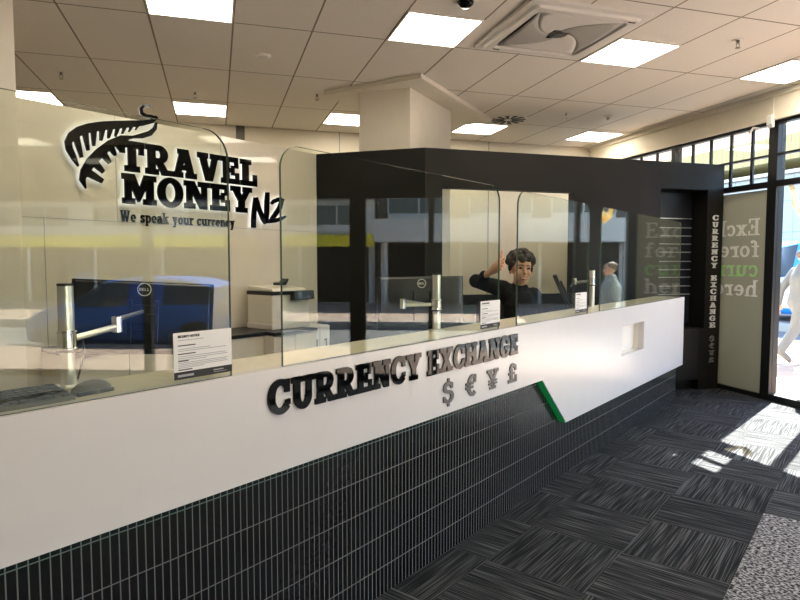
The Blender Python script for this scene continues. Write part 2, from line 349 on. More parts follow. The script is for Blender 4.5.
def lower(ch, t=.13, s=.09):
    X = .68
    ring = lambda cx, a0=0, a1=360: ARC(cx, X / 2, .29, X / 2 + .01, t, t * .8, a0, a1, 22)
    if ch == 'c': return .58, ring(.31, 42, 322) + [R_(.44, .44, .55, .66)]
    if ch == 'o': return .62, ring(.31)
    if ch == 'e': return .62, ring(.31, 0, 318) + [R_(.08, .30, .60, .38)]
    if ch == 'n' or ch == 'h':
        top = 1.0 if ch == 'h' else X
        return .74, [R_(.1, 0, .1 + t, top), R_(0, top - s, .1 + t, top), R_(0, 0, .2 + t, s), R_(.52, 0, .52 + t, .42), R_(.43, 0, .74, s)] + ARC(.37, .40, .28, .29, t, t * .8, 0, 160, 12)
    if ch == 'u': return .74, [R_(.1, .26, .1 + t, X), R_(0, X - s, .1 + t, X), R_(.5, 0, .5 + t, X), R_(.4, X - s, .5, X), R_(.5, 0, .74, s)] + ARC(.36, .28, .26, .29, t, t * .8, 180, 350, 12)
    if ch == 'r': return .54, [R_(.1, 0, .1 + t, X), R_(0, X - s, .1 + t, X), R_(0, 0, .26 + t, s), R_(.42, .48, .53, .66)] + ARC(.40, .36, .28, .32, t, t * .9, 60, 160, 10)
    if ch == 'x': return .68, [[(.04, X), (.04 + t * 1.4, X), (.64, 0), (.64 - t * 1.4, 0)], [(.64, X), (.64 - t * 1.1, X), (.04, 0), (.04 + t * 1.1, 0)], R_(0, X - s, .29, X), R_(.40, X - s, .68, X), R_(0, 0, .29, s), R_(.40, 0, .68, s)]
    if ch == 'f': return .46, [R_(.12, 0, .12 + t, .78), R_(0, X - s, .42, X), R_(0, 0, .36, s), R_(.38, .82, .48, .98)] + ARC(.34, .76, .22, .24, t, t * .8, 70, 180, 8)
    if ch == 'i': return .40, [R_(.12, 0, .12 + t, X), R_(0, X - s, .12 + t, X), R_(0, 0, .24 + t, s), R_(.11, .80, .13 + t, .96)]
    if ch == 'a': return .64, ARC(.28, .22, .27, .24, t, t * .8, 0, 360, 18) + ARC(.28, .43, .26, .26, t, t * .8, 0, 150, 10) + [R_(.44, 0, .44 + t, .45), R_(.44, 0, .66, s)]
    if ch == 'g': return .66, ring(.30) + [R_(.48, -.05, .48 + t, X), R_(.48, X - s, .68, X)] + ARC(.31, -.05, .30, .22, t, t * .8, 190, 360, 12)
    if ch == 'p': return .70, [R_(.1, -.28, .1 + t, X), R_(0, X - s, .1 + t, X), R_(0, -.28, .36, -.28 + s)] + ring(.38)
    if ch == 's': return .52, ARC(.26, .50, .24, .19, t, t * .85, 15, 270, 14) + ARC(.26, .19, .26, .20, t, t * .85, -165, 92, 14) + [R_(.38, .48, .48, .66), R_(.02, .04, .12, .22)]
    if ch == 'k': return .72, [R_(.1, 0, .1 + t, 1), R_(0, 1 - s, .1 + t, 1), R_(0, 0, .2 + t, s), [(.2, .34), (.34, .42), (.62, X), (.46, X)], [(.28, .44), (.42, .44), (.68, 0), (.50, 0)], R_(.40, X - s, .70, X), R_(.44, 0, .74, s)]
    if ch == 'y': return .70, [[(.06, X), (.06 + t * 1.2, X), (.42, .05), (.30, .05)], [(.64, X), (.64 - t, X), (.18, -.28), (.18 + t, -.28)], R_(0, X - s, .29, X), R_(.42, X - s, .70, X), R_(.06, -.28, .28, -.28 + s)]
    if ch == 'E': return .74, [R_(.1, 0, .1 + t * 1.1, 1), R_(0, 1 - s, .68, 1), R_(.58, .74, .68, 1), R_(0, 0, .70, s), R_(.60, 0, .70, .28), R_(.2, .46, .5, .46 + s), R_(.42, .36, .52, .65)]
    if ch == 'W': return 1.12, [[(.06, .95), (.24, .95), (.42, 0), (.26, 0)], [(.26, 0), (.42, 0), (.62, .95), (.48, .95)], [(.48, .95), (.62, .95), (.84, 0), (.68, 0)], [(.68, 0), (.84, 0), (1.06, .95), (.92, .95)], R_(0, 1 - s, .34, 1), R_(.42, 1 - s, .70, 1), R_(.82, 1 - s, 1.14, 1)]
    return .3, []
def slab(b, txt, x0, x1, y0, h, d0, d1, gap=.07, axis='y', low=False, t=.13, space=.45, fat=0):
    """write txt between x0 and x1, cap height h, baseline y0, extruded d0..d1"""
    gl = []
    cur = 0
    for ch in txt:
        if ch == ' ': cur += space; continue
        w, ps = lower(ch, t) if low else G[ch]
        gl.append((cur, ps)); cur += w + gap
    tot = cur - gap; sx = (x1 - x0) / tot
    k = 0
    for c, ps in gl:
        for p in ps:
            k += 1; q = [(x0 + (c + x) * sx, y0 + y * h) for x, y in (inflate(p, fat) if fat else p)]
            e = (k % 17) * 6e-5
            b.prism(q, d0 - e, d1 + (e if axis == 'x' else 0), axis)
    return b
def strip(pts, ws):
    """polygon quads of a tapering band through pts"""
    L, Rr = [], []
    for i, p in enumerate(pts):
        a = Vector(pts[max(i - 1, 0)]); c = Vector(pts[min(i + 1, len(pts) - 1)]); d = (c - a).normalized(); n = Vector((-d.y, d.x))
        L.append(Vector(p) + n * ws[i] / 2); Rr.append(Vector(p) - n * ws[i] / 2)
    return [[tuple(L[i]), tuple(L[i + 1]), tuple(Rr[i + 1]), tuple(Rr[i])] for i in range(len(pts) - 1)]

def decalmat():
    m, nt, b = newmat('gold_translucent_vinyl'); b.inputs['Base Color'].default_value = (.85, .68, .32, 1); b.inputs['Roughness'].default_value = .5
    t = nd(nt, 'ShaderNodeBsdfTransparent'); t.inputs[0].default_value = (1, .93, .75, 1); x = nd(nt, 'ShaderNodeMixShader'); x.inputs[0].default_value = .45
    tr = nd(nt, 'ShaderNodeBsdfTranslucent'); tr.inputs[0].default_value = (.75, .55, .2, 1); y = nd(nt, 'ShaderNodeMixShader'); y.inputs[0].default_value = .5
    nt.links.new(b.outputs[0], y.inputs[1]); nt.links.new(tr.outputs[0], y.inputs[2]); nt.links.new(t.outputs[0], x.inputs[1]); nt.links.new(y.outputs[0], x.inputs[2])
    nt.links.new(x.outputs[0], nt.nodes['Material Output'].inputs[0]); return m
M['gold'] = decalmat()
M['greenpanel'] = mat('dark_green_fabric', (.018, .055, .015), .9, noise=.2, nscale=40)

# ================================================================== THE ROOM
XW = 5.7; YB = 5.68; HC = 3.27; HP = 2.61
struct('floor', box(-5, XW + .02, -7, 8.45, -.12, 0), M['carpet'])
struct('ceiling', box(-5, XW, -7, 8.45, HC, HC + .12), M['ceiling'])
b = box(-5, XW, 8.33, 8.45, 0, HC)
b.mi = 1
for x in (-3.2, -.77, 1.65, 3.9): b.box(x, x + .012, 8.326, 8.34, 0, HC)
struct('wall_back', b, [M['cream'], M['inkg']])
struct('wall_front', box(-5, XW, -7.12, -7, 0, HC), M['cream'])
struct('wall_left', box(-5.12, -5, -7, 8.45, 0, HC), M['cream'])
b = box(XW - .06, XW + .14, -7, 8.45, 2.98, HC); b.box(XW - .075, XW - .06, -7, 8.33, 2.98, 3.0)
struct('wall_right', b, M['cream'])
struct('trim_1', box(XW - .10, XW - .06, -7, 8.33, HC - .05, HC), M['cream'])

# sign wall with its panel joints, and the end of the side wall at far left
def uvprism(b, poly, z0, z1):
    return b.prism([(W(u, v).x, W(u, v).y) for u, v in poly], z0, z1, 'z')
b = B(); uvprism(b, [(1.58, 4.65), (4.46, 4.65), (4.46, 4.75), (1.58, 4.75)], 0, HP)
b.mi = 1
uvprism(b, [(1.58, 4.648), (4.44, 4.648), (4.44, 4.66), (1.58, 4.66)], 1.800, 1.804)
for u in (1.80, 2.328, 3.28): uvprism(b, [(u, 4.648), (u + .004, 4.648), (u + .004, 4.66), (u, 4.66)], 0 if u < 2 else 1.8, 1.8 if u < 2 else HP)
struct('wall_sign', b, [M['beige'], M['inkg']])
b = B(); uvprism(b, [(.2, 4.55), (1.622, 4.55), (1.622, 5.2), (.2, 5.2)], 0, HC)
struct('wall_side', b, M['cream'])

# black partition: return wall, front wall with pass-through opening and deep recess
b = B(); p0 = W(4.446, 4.65); c0 = Vector((1.98, YB, 0)); dr = (c0 - p0).normalized(); nr = Vector((-dr.y, dr.x, 0)) * .1
b.prism([(p0.x, p0.y), (c0.x, c0.y), (c0.x + nr.x * .7, c0.y + .1), (p0.x + nr.x, p0.y + nr.y)], 0, HP, 'z')
OX0, OX1, OZ0, OZ1 = 2.165, 3.655, 1.155, 2.226
RX0, RX1, RZ0, RZ1 = 4.77, 5.42, .72, 2.315
b.box(1.98, OX0, YB, YB + .1, 0, HP); b.box(OX0, OX1, YB, YB + .1, 0, OZ0); b.box(OX0, OX1, YB, YB + .1, OZ1, HP)
b.box(OX1, RX0, YB, YB + .1, 0, HP); b.box(RX0, RX1, YB, YB + .1, RZ1, HP); b.box(RX1, 5.645, YB, YB + .1, 0, HP)
b.box(RX0, 5.36, YB + .004, YB + .1, .12, RZ0); b.box(RX0, RX1, YB + .10, YB + .12, 0, .14); b.box(5.36, RX1, YB, YB + .1, 0, RZ0)
b.box(RX0 - .04, RX0, YB + .1, YB + .26, 0, HP); b.box(RX1, RX1 + .04, YB + .1, YB + .26, 0, HP)
b.box(RX0 - .04, RX1 + .04, YB + .26, YB + .3, 0, HP); b.box(RX0 - .04, RX1 + .04, YB + .1, YB + .26, RZ1, RZ1 + .04); b.box(RX0, RX1, YB + .1, YB + .26, RZ0 - .04, RZ0)
struct('wall_partition', b, M['black'])

# rotated square column with a shallow plasterboard collar
b = B()
cl = [(1.11, 6.387), (1.884, 5.523), (3.30, 6.97), (2.52, 7.83)]
b.prism(cl, HC - .045, HC - .001, 'z')
b.prism([(1.881, 5.854), (2.627, 6.637), (2.24, 7.02), (1.443, 6.212)], 0, HC - .045, 'z')
struct('column', b, M['cream'])

# ------------------------------------------------------------------ glazed front along X = XW
fx0, fx1 = XW - .03, XW + .05
b = B()
for z0, z1 in ((2.285, 2.35), (2.945, 2.995), (0, .07)): b.box(fx0, fx1, -7, 5.12 if z0 == 0 else 8.33, z0, z1)
b.box(fx0, fx1, 5.12, 8.33, 0, .05)
for y0, y1, zt in ((5.015, 5.125, 2.98), (6.51, 6.58, 2.98), (4.39, 4.45, 2.35), (2.59, 2.66, 2.98), (1.60, 1.80, 2.98), (-1.1, -1.0, 2.98), (-3.4, -3.3, 2.98), (-5.4, -5.3, 2.98), (8.2, 8.33, 2.98)):
    b.box(fx0 + .001, fx1 + .03, y0, y1, 0, zt)
b.box(fx0, fx1, 4.70, 4.73, 2.35, 2.95)
struct('trim_2', b, M['alu'])
b = B()
for y in (5.36, 5.65, 5.95, 6.24, 6.88, 7.2, 7.52, 7.85): b.box(XW - .004, XW + .02, y - .016, y + .016, 2.35, 2.945)
b.box(fx0 + .01, fx1 - .01, 4.73, 8.2, 2.615, 2.637)
struct('trim_3', b, M['alu'])
struct('window_1', box(XW + .004, XW + .012, 5.125, 6.51, .05, 2.27), M['frost'])
struct('window_2', box(XW + .004, XW + .012, 4.73, 8.2, 2.35, 2.945), M['pane'])
struct('door_1', box(XW + .004, XW + .014, 2.66, 5.015, .07, 2.27), M['pane'])
struct('window_3', box(XW + .004, XW + .012, -7, 2.59, .07, 2.27), M['pane'])
struct('sun_blocking_canopy', box(XW + .14, XW + .80, 5.30, 9.2, 3.0, 3.08), M['shopw'])  # canopy added outside to keep the sun off the transom panes
struct('trim_4', box(XW - .01, XW + .06, -7, 4.70, 2.35, 2.945), M['alu'])
struct('window_5', box(XW + .004, XW + .012, 6.58, 8.2, .05, 2.27), M['frost'])

# lettering of the frosted window (reads from the street)
root = thing('window_lettering', 'pale and green reversed window lettering on the frosted pane beside the door', 'lettering', (XW, 5.23, 1.0))
for txt, zb, key, wd in (('Exchange', 1.785, 'frostw', 1.22), ('foreign', 1.545, 'frostw', .98), ('currency', 1.325, 'frostg', 1.20), ('here', 1.105, 'frosth', .60)):
    h = .185 if txt != 'currency' else .19
    bb = slab(B(), txt, 0, wd, zb - 1.0, h, -.001, .0035, axis='x', low=True, t=.15)
    o = bb.build('lettering', M[key], root)
    o['label'] = {'frostg': 'green word', 'frosth': 'word painted paler as if backlit'}.get(key, 'pale word')

# gold decal on the door glass
def gold():
    b = B()
    pts = [(-.13, .05), (-.09, -.08), (-.03, -.14), (.04, -.06), (.06, .05), (.10, .16)]
    for q in strip(pts, [.02, .05, .07, .07, .06, .05]): b.prism(q, -.004, .0, 'x')
    for q in strip([(-.03, -.14), (-.06, -.02), (-.10, .10)], [.06, .05, .01]): b.prism(q, -.004, .0, 'x')
    return b
tag(gold().build('door_decal', M['gold'], loc=(XW + .003, 4.77, 2.13)), 'gold curved vinyl decal high on the door glass', 'decal')

# vertical letters down the black pillar beside the frosted pane
root = thing('pillar_lettering', 'vertical CURRENCY EXCHANGE letters on the black pillar beside the frosted window', 'lettering', (5.535, YB, 0))
def col_text(txt, ztop, pitch, h, wd, key):
    for i, ch in enumerate(txt):
        if ch == ' ': continue
        z = ztop - i * pitch - h
        gw, ps = G[ch]; bb = B()
        for p in ps: bb.prism([((x / gw - .5) * wd, z + y * h) for x, y in p], -.012, -.001)
        bb.build('letter', M[key], root)
col_text('CURRENCY', 2.03, .0785, .060, .082, 'letter'); col_text('EXCHANGE', 1.335, .0785, .060, .082, 'letter')
col_text('$\u20ac\u00a5\u00a3', .625, .083, .060, .075, 'letterg')

# rate board in the recess: dark sheet with ten bright rails
root = thing('rate_board', 'dark rate board with ten thin silver rails in the black recess', 'board', (RX0, YB + .255, 1.0))
box(.005, .645, -.02, -.002, -.24, 1.30).build('backing', M['navy'], root)
for z in (2.000, 1.893, 1.797, 1.702, 1.606, 1.497, 1.400, 1.310, 1.206, 1.108):
    box(.01, .64, -.034, -.02, z - 1.0055, z - .9945).build('rail', M['silver'], root)

# ------------------------------------------------------------------ ceiling fittings
def light_panel():
    t = thing('ceiling_light', '', 'ceiling light', (0, 0, HC))
    box(-.28, .28, -.283, .283, -.006, -.0015).build('diffuser', M['lamp'], t)
    f = B()
    for a in ((-.293, .293, -.293, -.28), (-.293, .293, .28, .293), (-.293, -.28, -.28, .28), (.28, .293, -.28, .28)): f.box(*a, -.010, -.001)
    f.build('frame', M['ac'], t); return t
LX = [-1.91, -.14, 1.63, 3.40, 5.17]; 
lab = {(-.14, 4.49): 'ceiling light panel cut by the top of the photo above the fern sign', (1.63, 4.49): 'ceiling light panel just before the air conditioning cassette, on its counter side',
       (3.40, 4.49): 'ceiling light panel beside the air conditioning cassette on the window side', (5.17, 4.49): 'ceiling light panel nearest the bulkhead over the entrance door',
       (-1.91, 7.55): 'ceiling light panel half hidden by the sign wall at far left', (-.14, 7.55): 'ceiling light panel above the TRAVEL letters of the wall sign',
       (1.63, 7.55): 'ceiling light panel partly hidden behind the white column', (3.40, 7.55): 'ceiling light panel beside the swirl diffuser over the black wall',
       (5.17, 7.55): 'ceiling light panel farthest off, over the black wall near the windows'}
proto = light_panel(); first = True
for y in (7.55, 4.49, 1.5, -1.5, -4.5):
    for x in LX:
        if y == 4.49 and x == -1.91: continue
        if (x, y) not in lab and (x == -1.91 or (y == -1.5 and x > 2)): continue
        o = proto if first else copy_tree(proto); first = False
        o.location = (x, y, HC); o['group'] = 'square ceiling light panels'
        o['label'] = lab.get((x, y), 'ceiling light panel over the customer floor behind the camera')

# air conditioning cassette with swirl vane
t = thing('air_conditioning_cassette', 'square ceiling air conditioning cassette with swirled grey vanes', 'air conditioner', (2.55, 4.22, HC))
bb = B(); r = .49
def rsq(h, c=.07, n=5):
    o = []
    for sx, sy, a0 in ((1, 1, 0), (-1, 1, 90), (-1, -1, 180), (1, -1, 270)):
        for i in range(n + 1):
            a = math.radians(a0 + 90 * i / n); o.append((sx * (h - c) + c * math.cos(a), sy * (h - c) + c * math.sin(a)))
    return o
def ring_plate(b, h0, c0_, h1, c1_, z0, z1):
    A = rsq(h0, c0_); C_ = rsq(h1, c1_); n = len(A)
    va = [b.bm.verts.new((x, y, z0)) for x, y in A]; vb = [b.bm.verts.new((x, y, z1)) for x, y in C_]
    for i in range(n): b._f([va[i], va[(i + 1) % n], vb[(i + 1) % n], vb[i]])
    return va, vb
ring_plate(bb, .49, .02, .485, .02, -.001, -.025); ring_plate(bb, .485, .02, .44, .05, -.025, -.028); ring_plate(bb, .44, .05, .425, .05, -.028, -.045); ring_plate(bb, .425, .05, .375, .06, -.045, -.045); ring_plate(bb, .375, .06, .36, .06, -.045, -.012); 
bb.build('frame', M['ac'], t)
box(-.37, .37, -.37, .37, -.014, -.006).build('back_plate', M['dark'], t)
def sector(k, m, name, zc, ze):
    # square sector from the centre with curved sides: swirl blade
    b = B(); a0 = math.radians(45 + 90 * k)
    def sq(a, rr):
        s = max(abs(math.cos(a)), abs(math.sin(a))); return Vector((math.cos(a) / s * rr, math.sin(a) / s * rr))
    N, K = 8, 8; g = []
    for i in range(N + 1):
        f = i / N; rr = .07 + (.345 - .07) * f; tw = 1.0 * (1 - f) ** 1.2
        g.append([b.bm.verts.new((*sq(a0 + PI / 2 * j / K - tw, rr), zc + (ze - zc) * f - (.0 if name == 'blade' else .012 * math.sin(PI * j / K)))) for j in range(K + 1)])
    for i in range(N):
        for j in range(K): b._f([g[i][j], g[i + 1][j], g[i + 1][j + 1], g[i][j + 1]])
    o = b.build(name, m, t, smooth=True); s = o.modifiers.new('thick', 'SOLIDIFY'); s.thickness = .004; return o
for k in range(4): sector(k, M['ac'] if k % 2 == 0 else M['fin'], 'blade' if k % 2 == 0 else 'vane', -.030, -.034)
h = B().lathe([(.070, -.02), (.075, -.032), (.066, -.032)], 24); 
for k in range(10):
    a = 2 * PI * k / 10; h.box(-.003, .003, .02, .066, -.029, -.018, Matrix.Rotation(a, 4, 'Z'))
h.lathe([(.001, -.034), (.03, -.034), (.035, -.02)], 16)
h.build('hub', M['steel_dark'], t)
for a in ((-.36, -.30, .385, .40), (.34, .40, -.40, -.385)): box(*a, -.047, -.0445).build('slot', M['dark'], t)

t = thing('swirl_diffuser', 'ceiling swirl diffuser with black radial slots above the black wall', 'air diffuser', (3.52, 6.95, HC))
B().lathe([(.001, -.012), (.23, -.012), (.24, -.001)], 32).build('plate', M['ac'], t)
for k in range(12):
    a = 2 * PI * k / 12
    B().prism([(.05, -.008), (.205, -.03), (.215, .026), (.06, .014)], -.016, -.012, 'z', Matrix.Rotation(a, 4, 'Z')).build('slot', M['dark'], t)

def sprinkler(x, y, label):
    t = thing('fire_sprinkler', label, 'sprinkler', (x, y, HC), group='ceiling fire sprinklers')
    B().lathe([(.001, -.004), (.042, -.004), (.046, -.001)], 20).build('escutcheon', M['ac'], t)
    b = B().lathe([(.012, -.03), (.013, -.004)], 10); b.tube([(.012, 0, -.03), (.016, 0, -.045), (.004, 0, -.062)], .003, 6); b.tube([(-.012, 0, -.03), (-.016, 0, -.045), (-.004, 0, -.062)], .003, 6)
    b.build('head', M['brass'], t)
    B().lathe([(.001, -.066), (.02, -.066), (.02, -.062), (.001, -.061)], 14).build('deflector', M['brass'], t)
sprinkler(-.178, 6.817, 'fire sprinkler beside the light panel above the TRAVEL letters')
sprinkler(1.058, 6.521, 'fire sprinkler at the left corner of the column collar')
sprinkler(-1.36, 6.476, 'fire sprinkler over the left end of the sign wall, above the fern')
sprinkler(4.041, 6.473, 'fire sprinkler between the swirl diffuser and the dome detector')
sprinkler(4.045, 3.978, 'fire sprinkler on the ceiling between cassette and entrance')
tag(B().lathe([(.001, -.022), (.05, -.022), (.066, -.014), (.068, -.001)], 24).build('smoke_detector', M['ac'], loc=(.42, 5.448, HC), smooth=False), 'flat round cream smoke detector above the counter', 'smoke detector')
t = thing('heat_detector', 'small domed grey detector on the ceiling near the far light panel', 'detector', (4.615, 6.455, HC))
B().lathe([(.001, -.018), (.045, -.018), (.05, -.001)], 20).build('base', M['ac'], t); B().lathe([(.001, -.05), (.02, -.048), (.028, -.018)], 16).build('sensor', M['brass'], t)
t = thing('dome_camera', 'black dome security camera at the top edge of the photo', 'security camera', (1.66, 3.93, HC))
B().lathe([(.001, -.012), (.075, -.012), (.08, -.001)], 24).build('base', M['ac'], t); B().lathe([(.001, -.05), (.03, -.046), (.05, -.03), (.058, -.012)], 24).build('dome', M['gloss'], t, smooth=True)
tag(box(-.055, .055, -.02, .0, -.42, 0).build('wall_bracket', M['pipe'], loc=(.335, 8.33, HC)), 'dark upright bracket on the cream wall behind the sign', 'bracket')
t = thing('alarm_sensor', 'white wall sensor with a vertical conduit on the bulkhead above the windows', 'sensor', (XW - .06, 5.065, 2.96))
box(-.016, -.001, -.02, .02, .06, .31).build('conduit', M['offwhite'], t)
B().prism([(-.05, .06), (-.045, -.02), (-.02, -.06), (-.001, -.05), (-.001, .07), (-.02, .08)], -.03, .03).build('sensor', M['paper'], t)
tag(B().tube([(0, -.05, 0), (-.03, 0, .02), (-.02, .06, -.03)], .012, 8).build('cable_loop', M['paper'], loc=(XW - .04, 5.29, 2.93)), 'white cable loop hanging at the window head beside the sensor', 'cable')

# entrance matting
bb = B(); bb.box(1.2, 4.08, -1.6, .49, 0, .006)
tag(bb.build('entrance_mat', M['entry'], rot=(0, 0, ANG), loc=(0, 0, 0)), 'pale grey speckled entrance matting set in the dark carpet', 'mat')

# ================================================================== THE COUNTER (local x along it, y towards the staff, z up)
ZT = 1.115
root = thing('service_counter', 'long white service counter with black tiled base and green lit notch', 'counter', W(0, 1.65), ANG)
NU0, NU1, NZ0, NZ1 = 5.005, 5.60, .712, .960
b = B(); UE = 7.0
b.prism([(-1, ZT), (-1, .744), (3.52, .744), (3.90, .395), (NU0, .39), (NU0, ZT)], 0, .05)
b.prism([(NU0, .39), (NU1, .387), (NU1, NZ0), (NU0, NZ0)], 0, .05); b.prism([(NU0, NZ1), (NU1, NZ1), (NU1, ZT), (NU0, ZT)], 0, .05)
b.prism([(NU1, .387), (UE, .38), (UE, ZT), (NU1, ZT)], 0, .05)
b.box(UE - .05, UE, .05, .285, .38, ZT)
b.build('front_panel', M['white'], root)
b = B(); b.box(NU0 - .01, NU1 + .01, .085, .095, NZ0 - .01, NZ1 + .01); b.box(NU0 - .01, NU0, .05, .11, NZ0, NZ1); b.box(NU1, NU1 + .01, .05, .11, NZ0, NZ1); b.box(NU0, NU1, .05, .11, NZ0 - .01, NZ0); b.box(NU0, NU1, .05, .11, NZ1, NZ1 + .01)
b.build('niche', M['niche'], root)
box(-1, UE - .05, .05, .29, ZT - .03, ZT).build('countertop', M['stone'], root)
B().prism([(-1, 0), (6.93, 0), (6.93, .744), (5.62, .744), (5.62, .69), (4.98, .69), (4.98, .744), (-1, .744)], .05, .10).build('tiled_base', M['tile'], root)
b = box(-1, 6.93, .10, .27, 0, .70); b.box(-1, UE - .05, .25, .285, .70, ZT - .03)
b.build('carcass', M['dark'], root)
# green strip on the sloping edge of the drop panel
e0 = Vector((3.52, .744)); e1 = Vector((3.90, .395)); n = Vector((e1 - e0).yx); n = Vector((-(e0 - e1).y, (e0 - e1).x)).normalized()
n = Vector(((e1 - e0).y, -(e1 - e0).x)).normalized()
q = [e0, e1, e1 + n * .004, e0 + n * .004]
B().prism([tuple(p) for p in q], .008, .048).build('green_light_strip', M['green'], root)['label'] = 'green lit sloping edge'
box(-.9, 3.5, .030, .048, .7390, .7435).build('green_underglow_strip', M['greenlow'], root)
box(3.95, 6.9, .030, .048, .3775, .3795).build('green_underglow_strip', M['greenlow'], root)
bb = slab(B(), 'CURRENCY EXCHANGE', 1.335, 3.172, .957, .116, -.009, -.0005, gap=.075, space=.42, fat=.014)
bb.build('lettering', M['gloss'], root)['label'] = 'CURRENCY EXCHANGE in glossy black letters'
for ch, u0, u1 in (('$', 2.405, 2.505), ('\u20ac', 2.612, 2.724), ('\u00a5', 2.826, 2.950), ('\u00a3', 3.060, 3.170)):
    gw, ps = G[ch]; bb = B()
    for p in ps: bb.prism([(u0 + x / gw * (u1 - u0), .795 + y * .110) for x, y in p], -.007, -.0005)
    bb.build('currency_symbol', M['steel_dark'], root)

# ------------------------------------------------------------------ glass screens
def screen(u0, u1, label, rl=.085, rr=.085):
    top = 1.905 - ZT; w_ = u1 - u0; pts = [(0, 0), (w_, 0)]
    for i in range(9):
        a = math.radians(90 * i / 8); pts.append((w_ - rr + rr * math.cos(a), top - rr + rr * math.sin(a)))
    for i in range(9):
        a = math.radians(90 + 90 * i / 8); pts.append((rl + rl * math.cos(a), top - rl + rl * math.sin(a)))
    b = B(); b.prism(pts, -.005, .005)
    for f in b.bm.faces:
        if len(f.verts) == 4: f.material_index = 1
    o = b.build('glass_screen', [M['glass'], M['glassedge']], loc=W(u0, 1.67, ZT + .0005), rot=(0, 0, ANG))
    return tag(o, label, 'glass screen', 'clear counter screens')
screen(-.95, 1.203, 'clear glass counter screen before the fern sign, nearest the camera')
screen(1.422, 2.985, 'wide clear glass counter screen above the CURRENCY EXCHANGE lettering')
screen(3.20, 4.30, 'clear glass counter screen in front of the smiling person')
screen(4.54, 6.85, 'farthest clear glass counter screen mirroring the window lettering')

# printed notices fixed inside the screens
def notice(u0, u1, z0, z1, label):
    w_ = u1 - u0; h = z1 - z0
    t = thing('counter_notice', label, 'notice', W(u0, 1.662, z0), ANG, 'printed notices on the screens')
    box(0, w_, -.0012, 0, 0, h).build('sheet', M['paper'], t)
    box(0, w_, -.0020, -.0012, 0, h * .16).build('footer_band', M['ink'], t)['label'] = 'black footer band'
    me = text_mesh('SECURITY NOTICE', h * .062, .0006, .0006); o = bpy.data.objects.new('heading', me); COL.objects.link(o); me.materials.append(M['ink'])
    o.parent = t; o.location = (w_ * .07, -.0018, h * .895); o.rotation_euler = (PI / 2, 0, 0)
    b = B()
    def ln(zf, x0, x1, th=.012): b.box(w_ * x0, w_ * x1, -.0018, -.0012, h * zf, h * (zf + th))
    for zf, xs in ((.83, .50), (.60, .9), (.64, .62), (.44, .92), (.48, .9), (.40, .55), (.275, .92), (.31, .9), (.345, .92), (.24, .5)): ln(zf, .07, xs)
    b.build('fine_text', M['inkg'], t)
    b = B()
    for zf, xs in ((.71, .36), (.53, .36), (.38, .24), (.19, .30)): b.box(w_ * .07, w_ * xs, -.0018, -.0012, h * zf, h * (zf + .022))
    b.build('bold_text', M['ink'], t)
    b = B()
    for x0, x1, z0_, z1_ in ((.06, .32, .05, .10), (.66, .84, .085, .11), (.66, .90, .045, .055)): b.box(w_ * x0, w_ * x1, -.0026, -.0020, h * z0_, h * z1_)
    b.build('footer_text', M['inkg'], t)
notice(.992, 1.200, 1.132, 1.275, 'white printed notice on the nearest screen beside the first monitor')
notice(2.777, 2.986, 1.132, 1.280, 'white printed notice at the corner of the wide screen beside the waving person')
notice(4.055, 4.258, 1.133, 1.274, 'white printed notice on the third screen beside the edge-on monitor')
b = B(); b.prism([(0, 0), (.24, 0), (.235, .042), (.005, .042)], -.002, 0); b.box(0, .24, -.0005, .03, 0, .002)
tag(b.build('counter_card', M['paper'], loc=W(4.95, 1.690, ZT + .0005), rot=(0, 0, ANG)), 'small white card standing behind the farthest screen', 'card')

# ------------------------------------------------------------------ monitor arms and monitors
def arm_unit(u, label, targets, v=1.885):
    base = W(u, v, ZT)
    t = thing('monitor_arm', label, 'monitor arm', base, 0, 'silver monitor arms on the counter')
    B().lathe([(.001, 0), (.045, 0), (.045, .008), (.022, .012), (.022, .305), (.001, .305)], 24).build('pole', M['silver'], t, smooth=False)
    B().lathe([(.001, .305), (.0225, .305), (.0225, .312), (.001, .3125)], 24).build('cap', M['plastic'], t)
    zc = targets[0]
    B().lathe([(.024, zc - .028), (.030, zc - .028), (.030, zc - .024), (.026, zc - .022), (.026, zc + .022), (.030, zc + .024), (.030, zc + .028), (.024, zc + .028)], 24).build('collar', M['chrome'], t)
    B().lathe([(.023, zc - .036), (.034, zc - .036), (.034, zc - .029), (.023, zc - .029)], 24).build('collar_ring', M['plastic'], t)
    el = Vector(targets[1]) - base; en = Vector(targets[2]) - base
    d = Vector((el.x, el.y, 0)).normalized() * .028
    B().tube([d + Vector((0, 0, zc)), el + Vector((0, 0, -.012))], [.010, .011], 10).build('lower_arm', M['silver'], t)
    b = B().lathe([(.001, -.03), (.017, -.03), (.017, .02), (.014, .024), (.001, .024)], 18, Matrix.Translation(el)); b.build('joint', M['chrome'], t)
    B().tube([el + Vector((0, 0, .012)), en], [.009, .007], 10).build('upper_arm', M['silver'], t)
    B().tube([(.02, .03, .02), (.035, .06, .10), (.03, .05, .15)], .003, 6).build('cable', M['cable'], t)
    return t
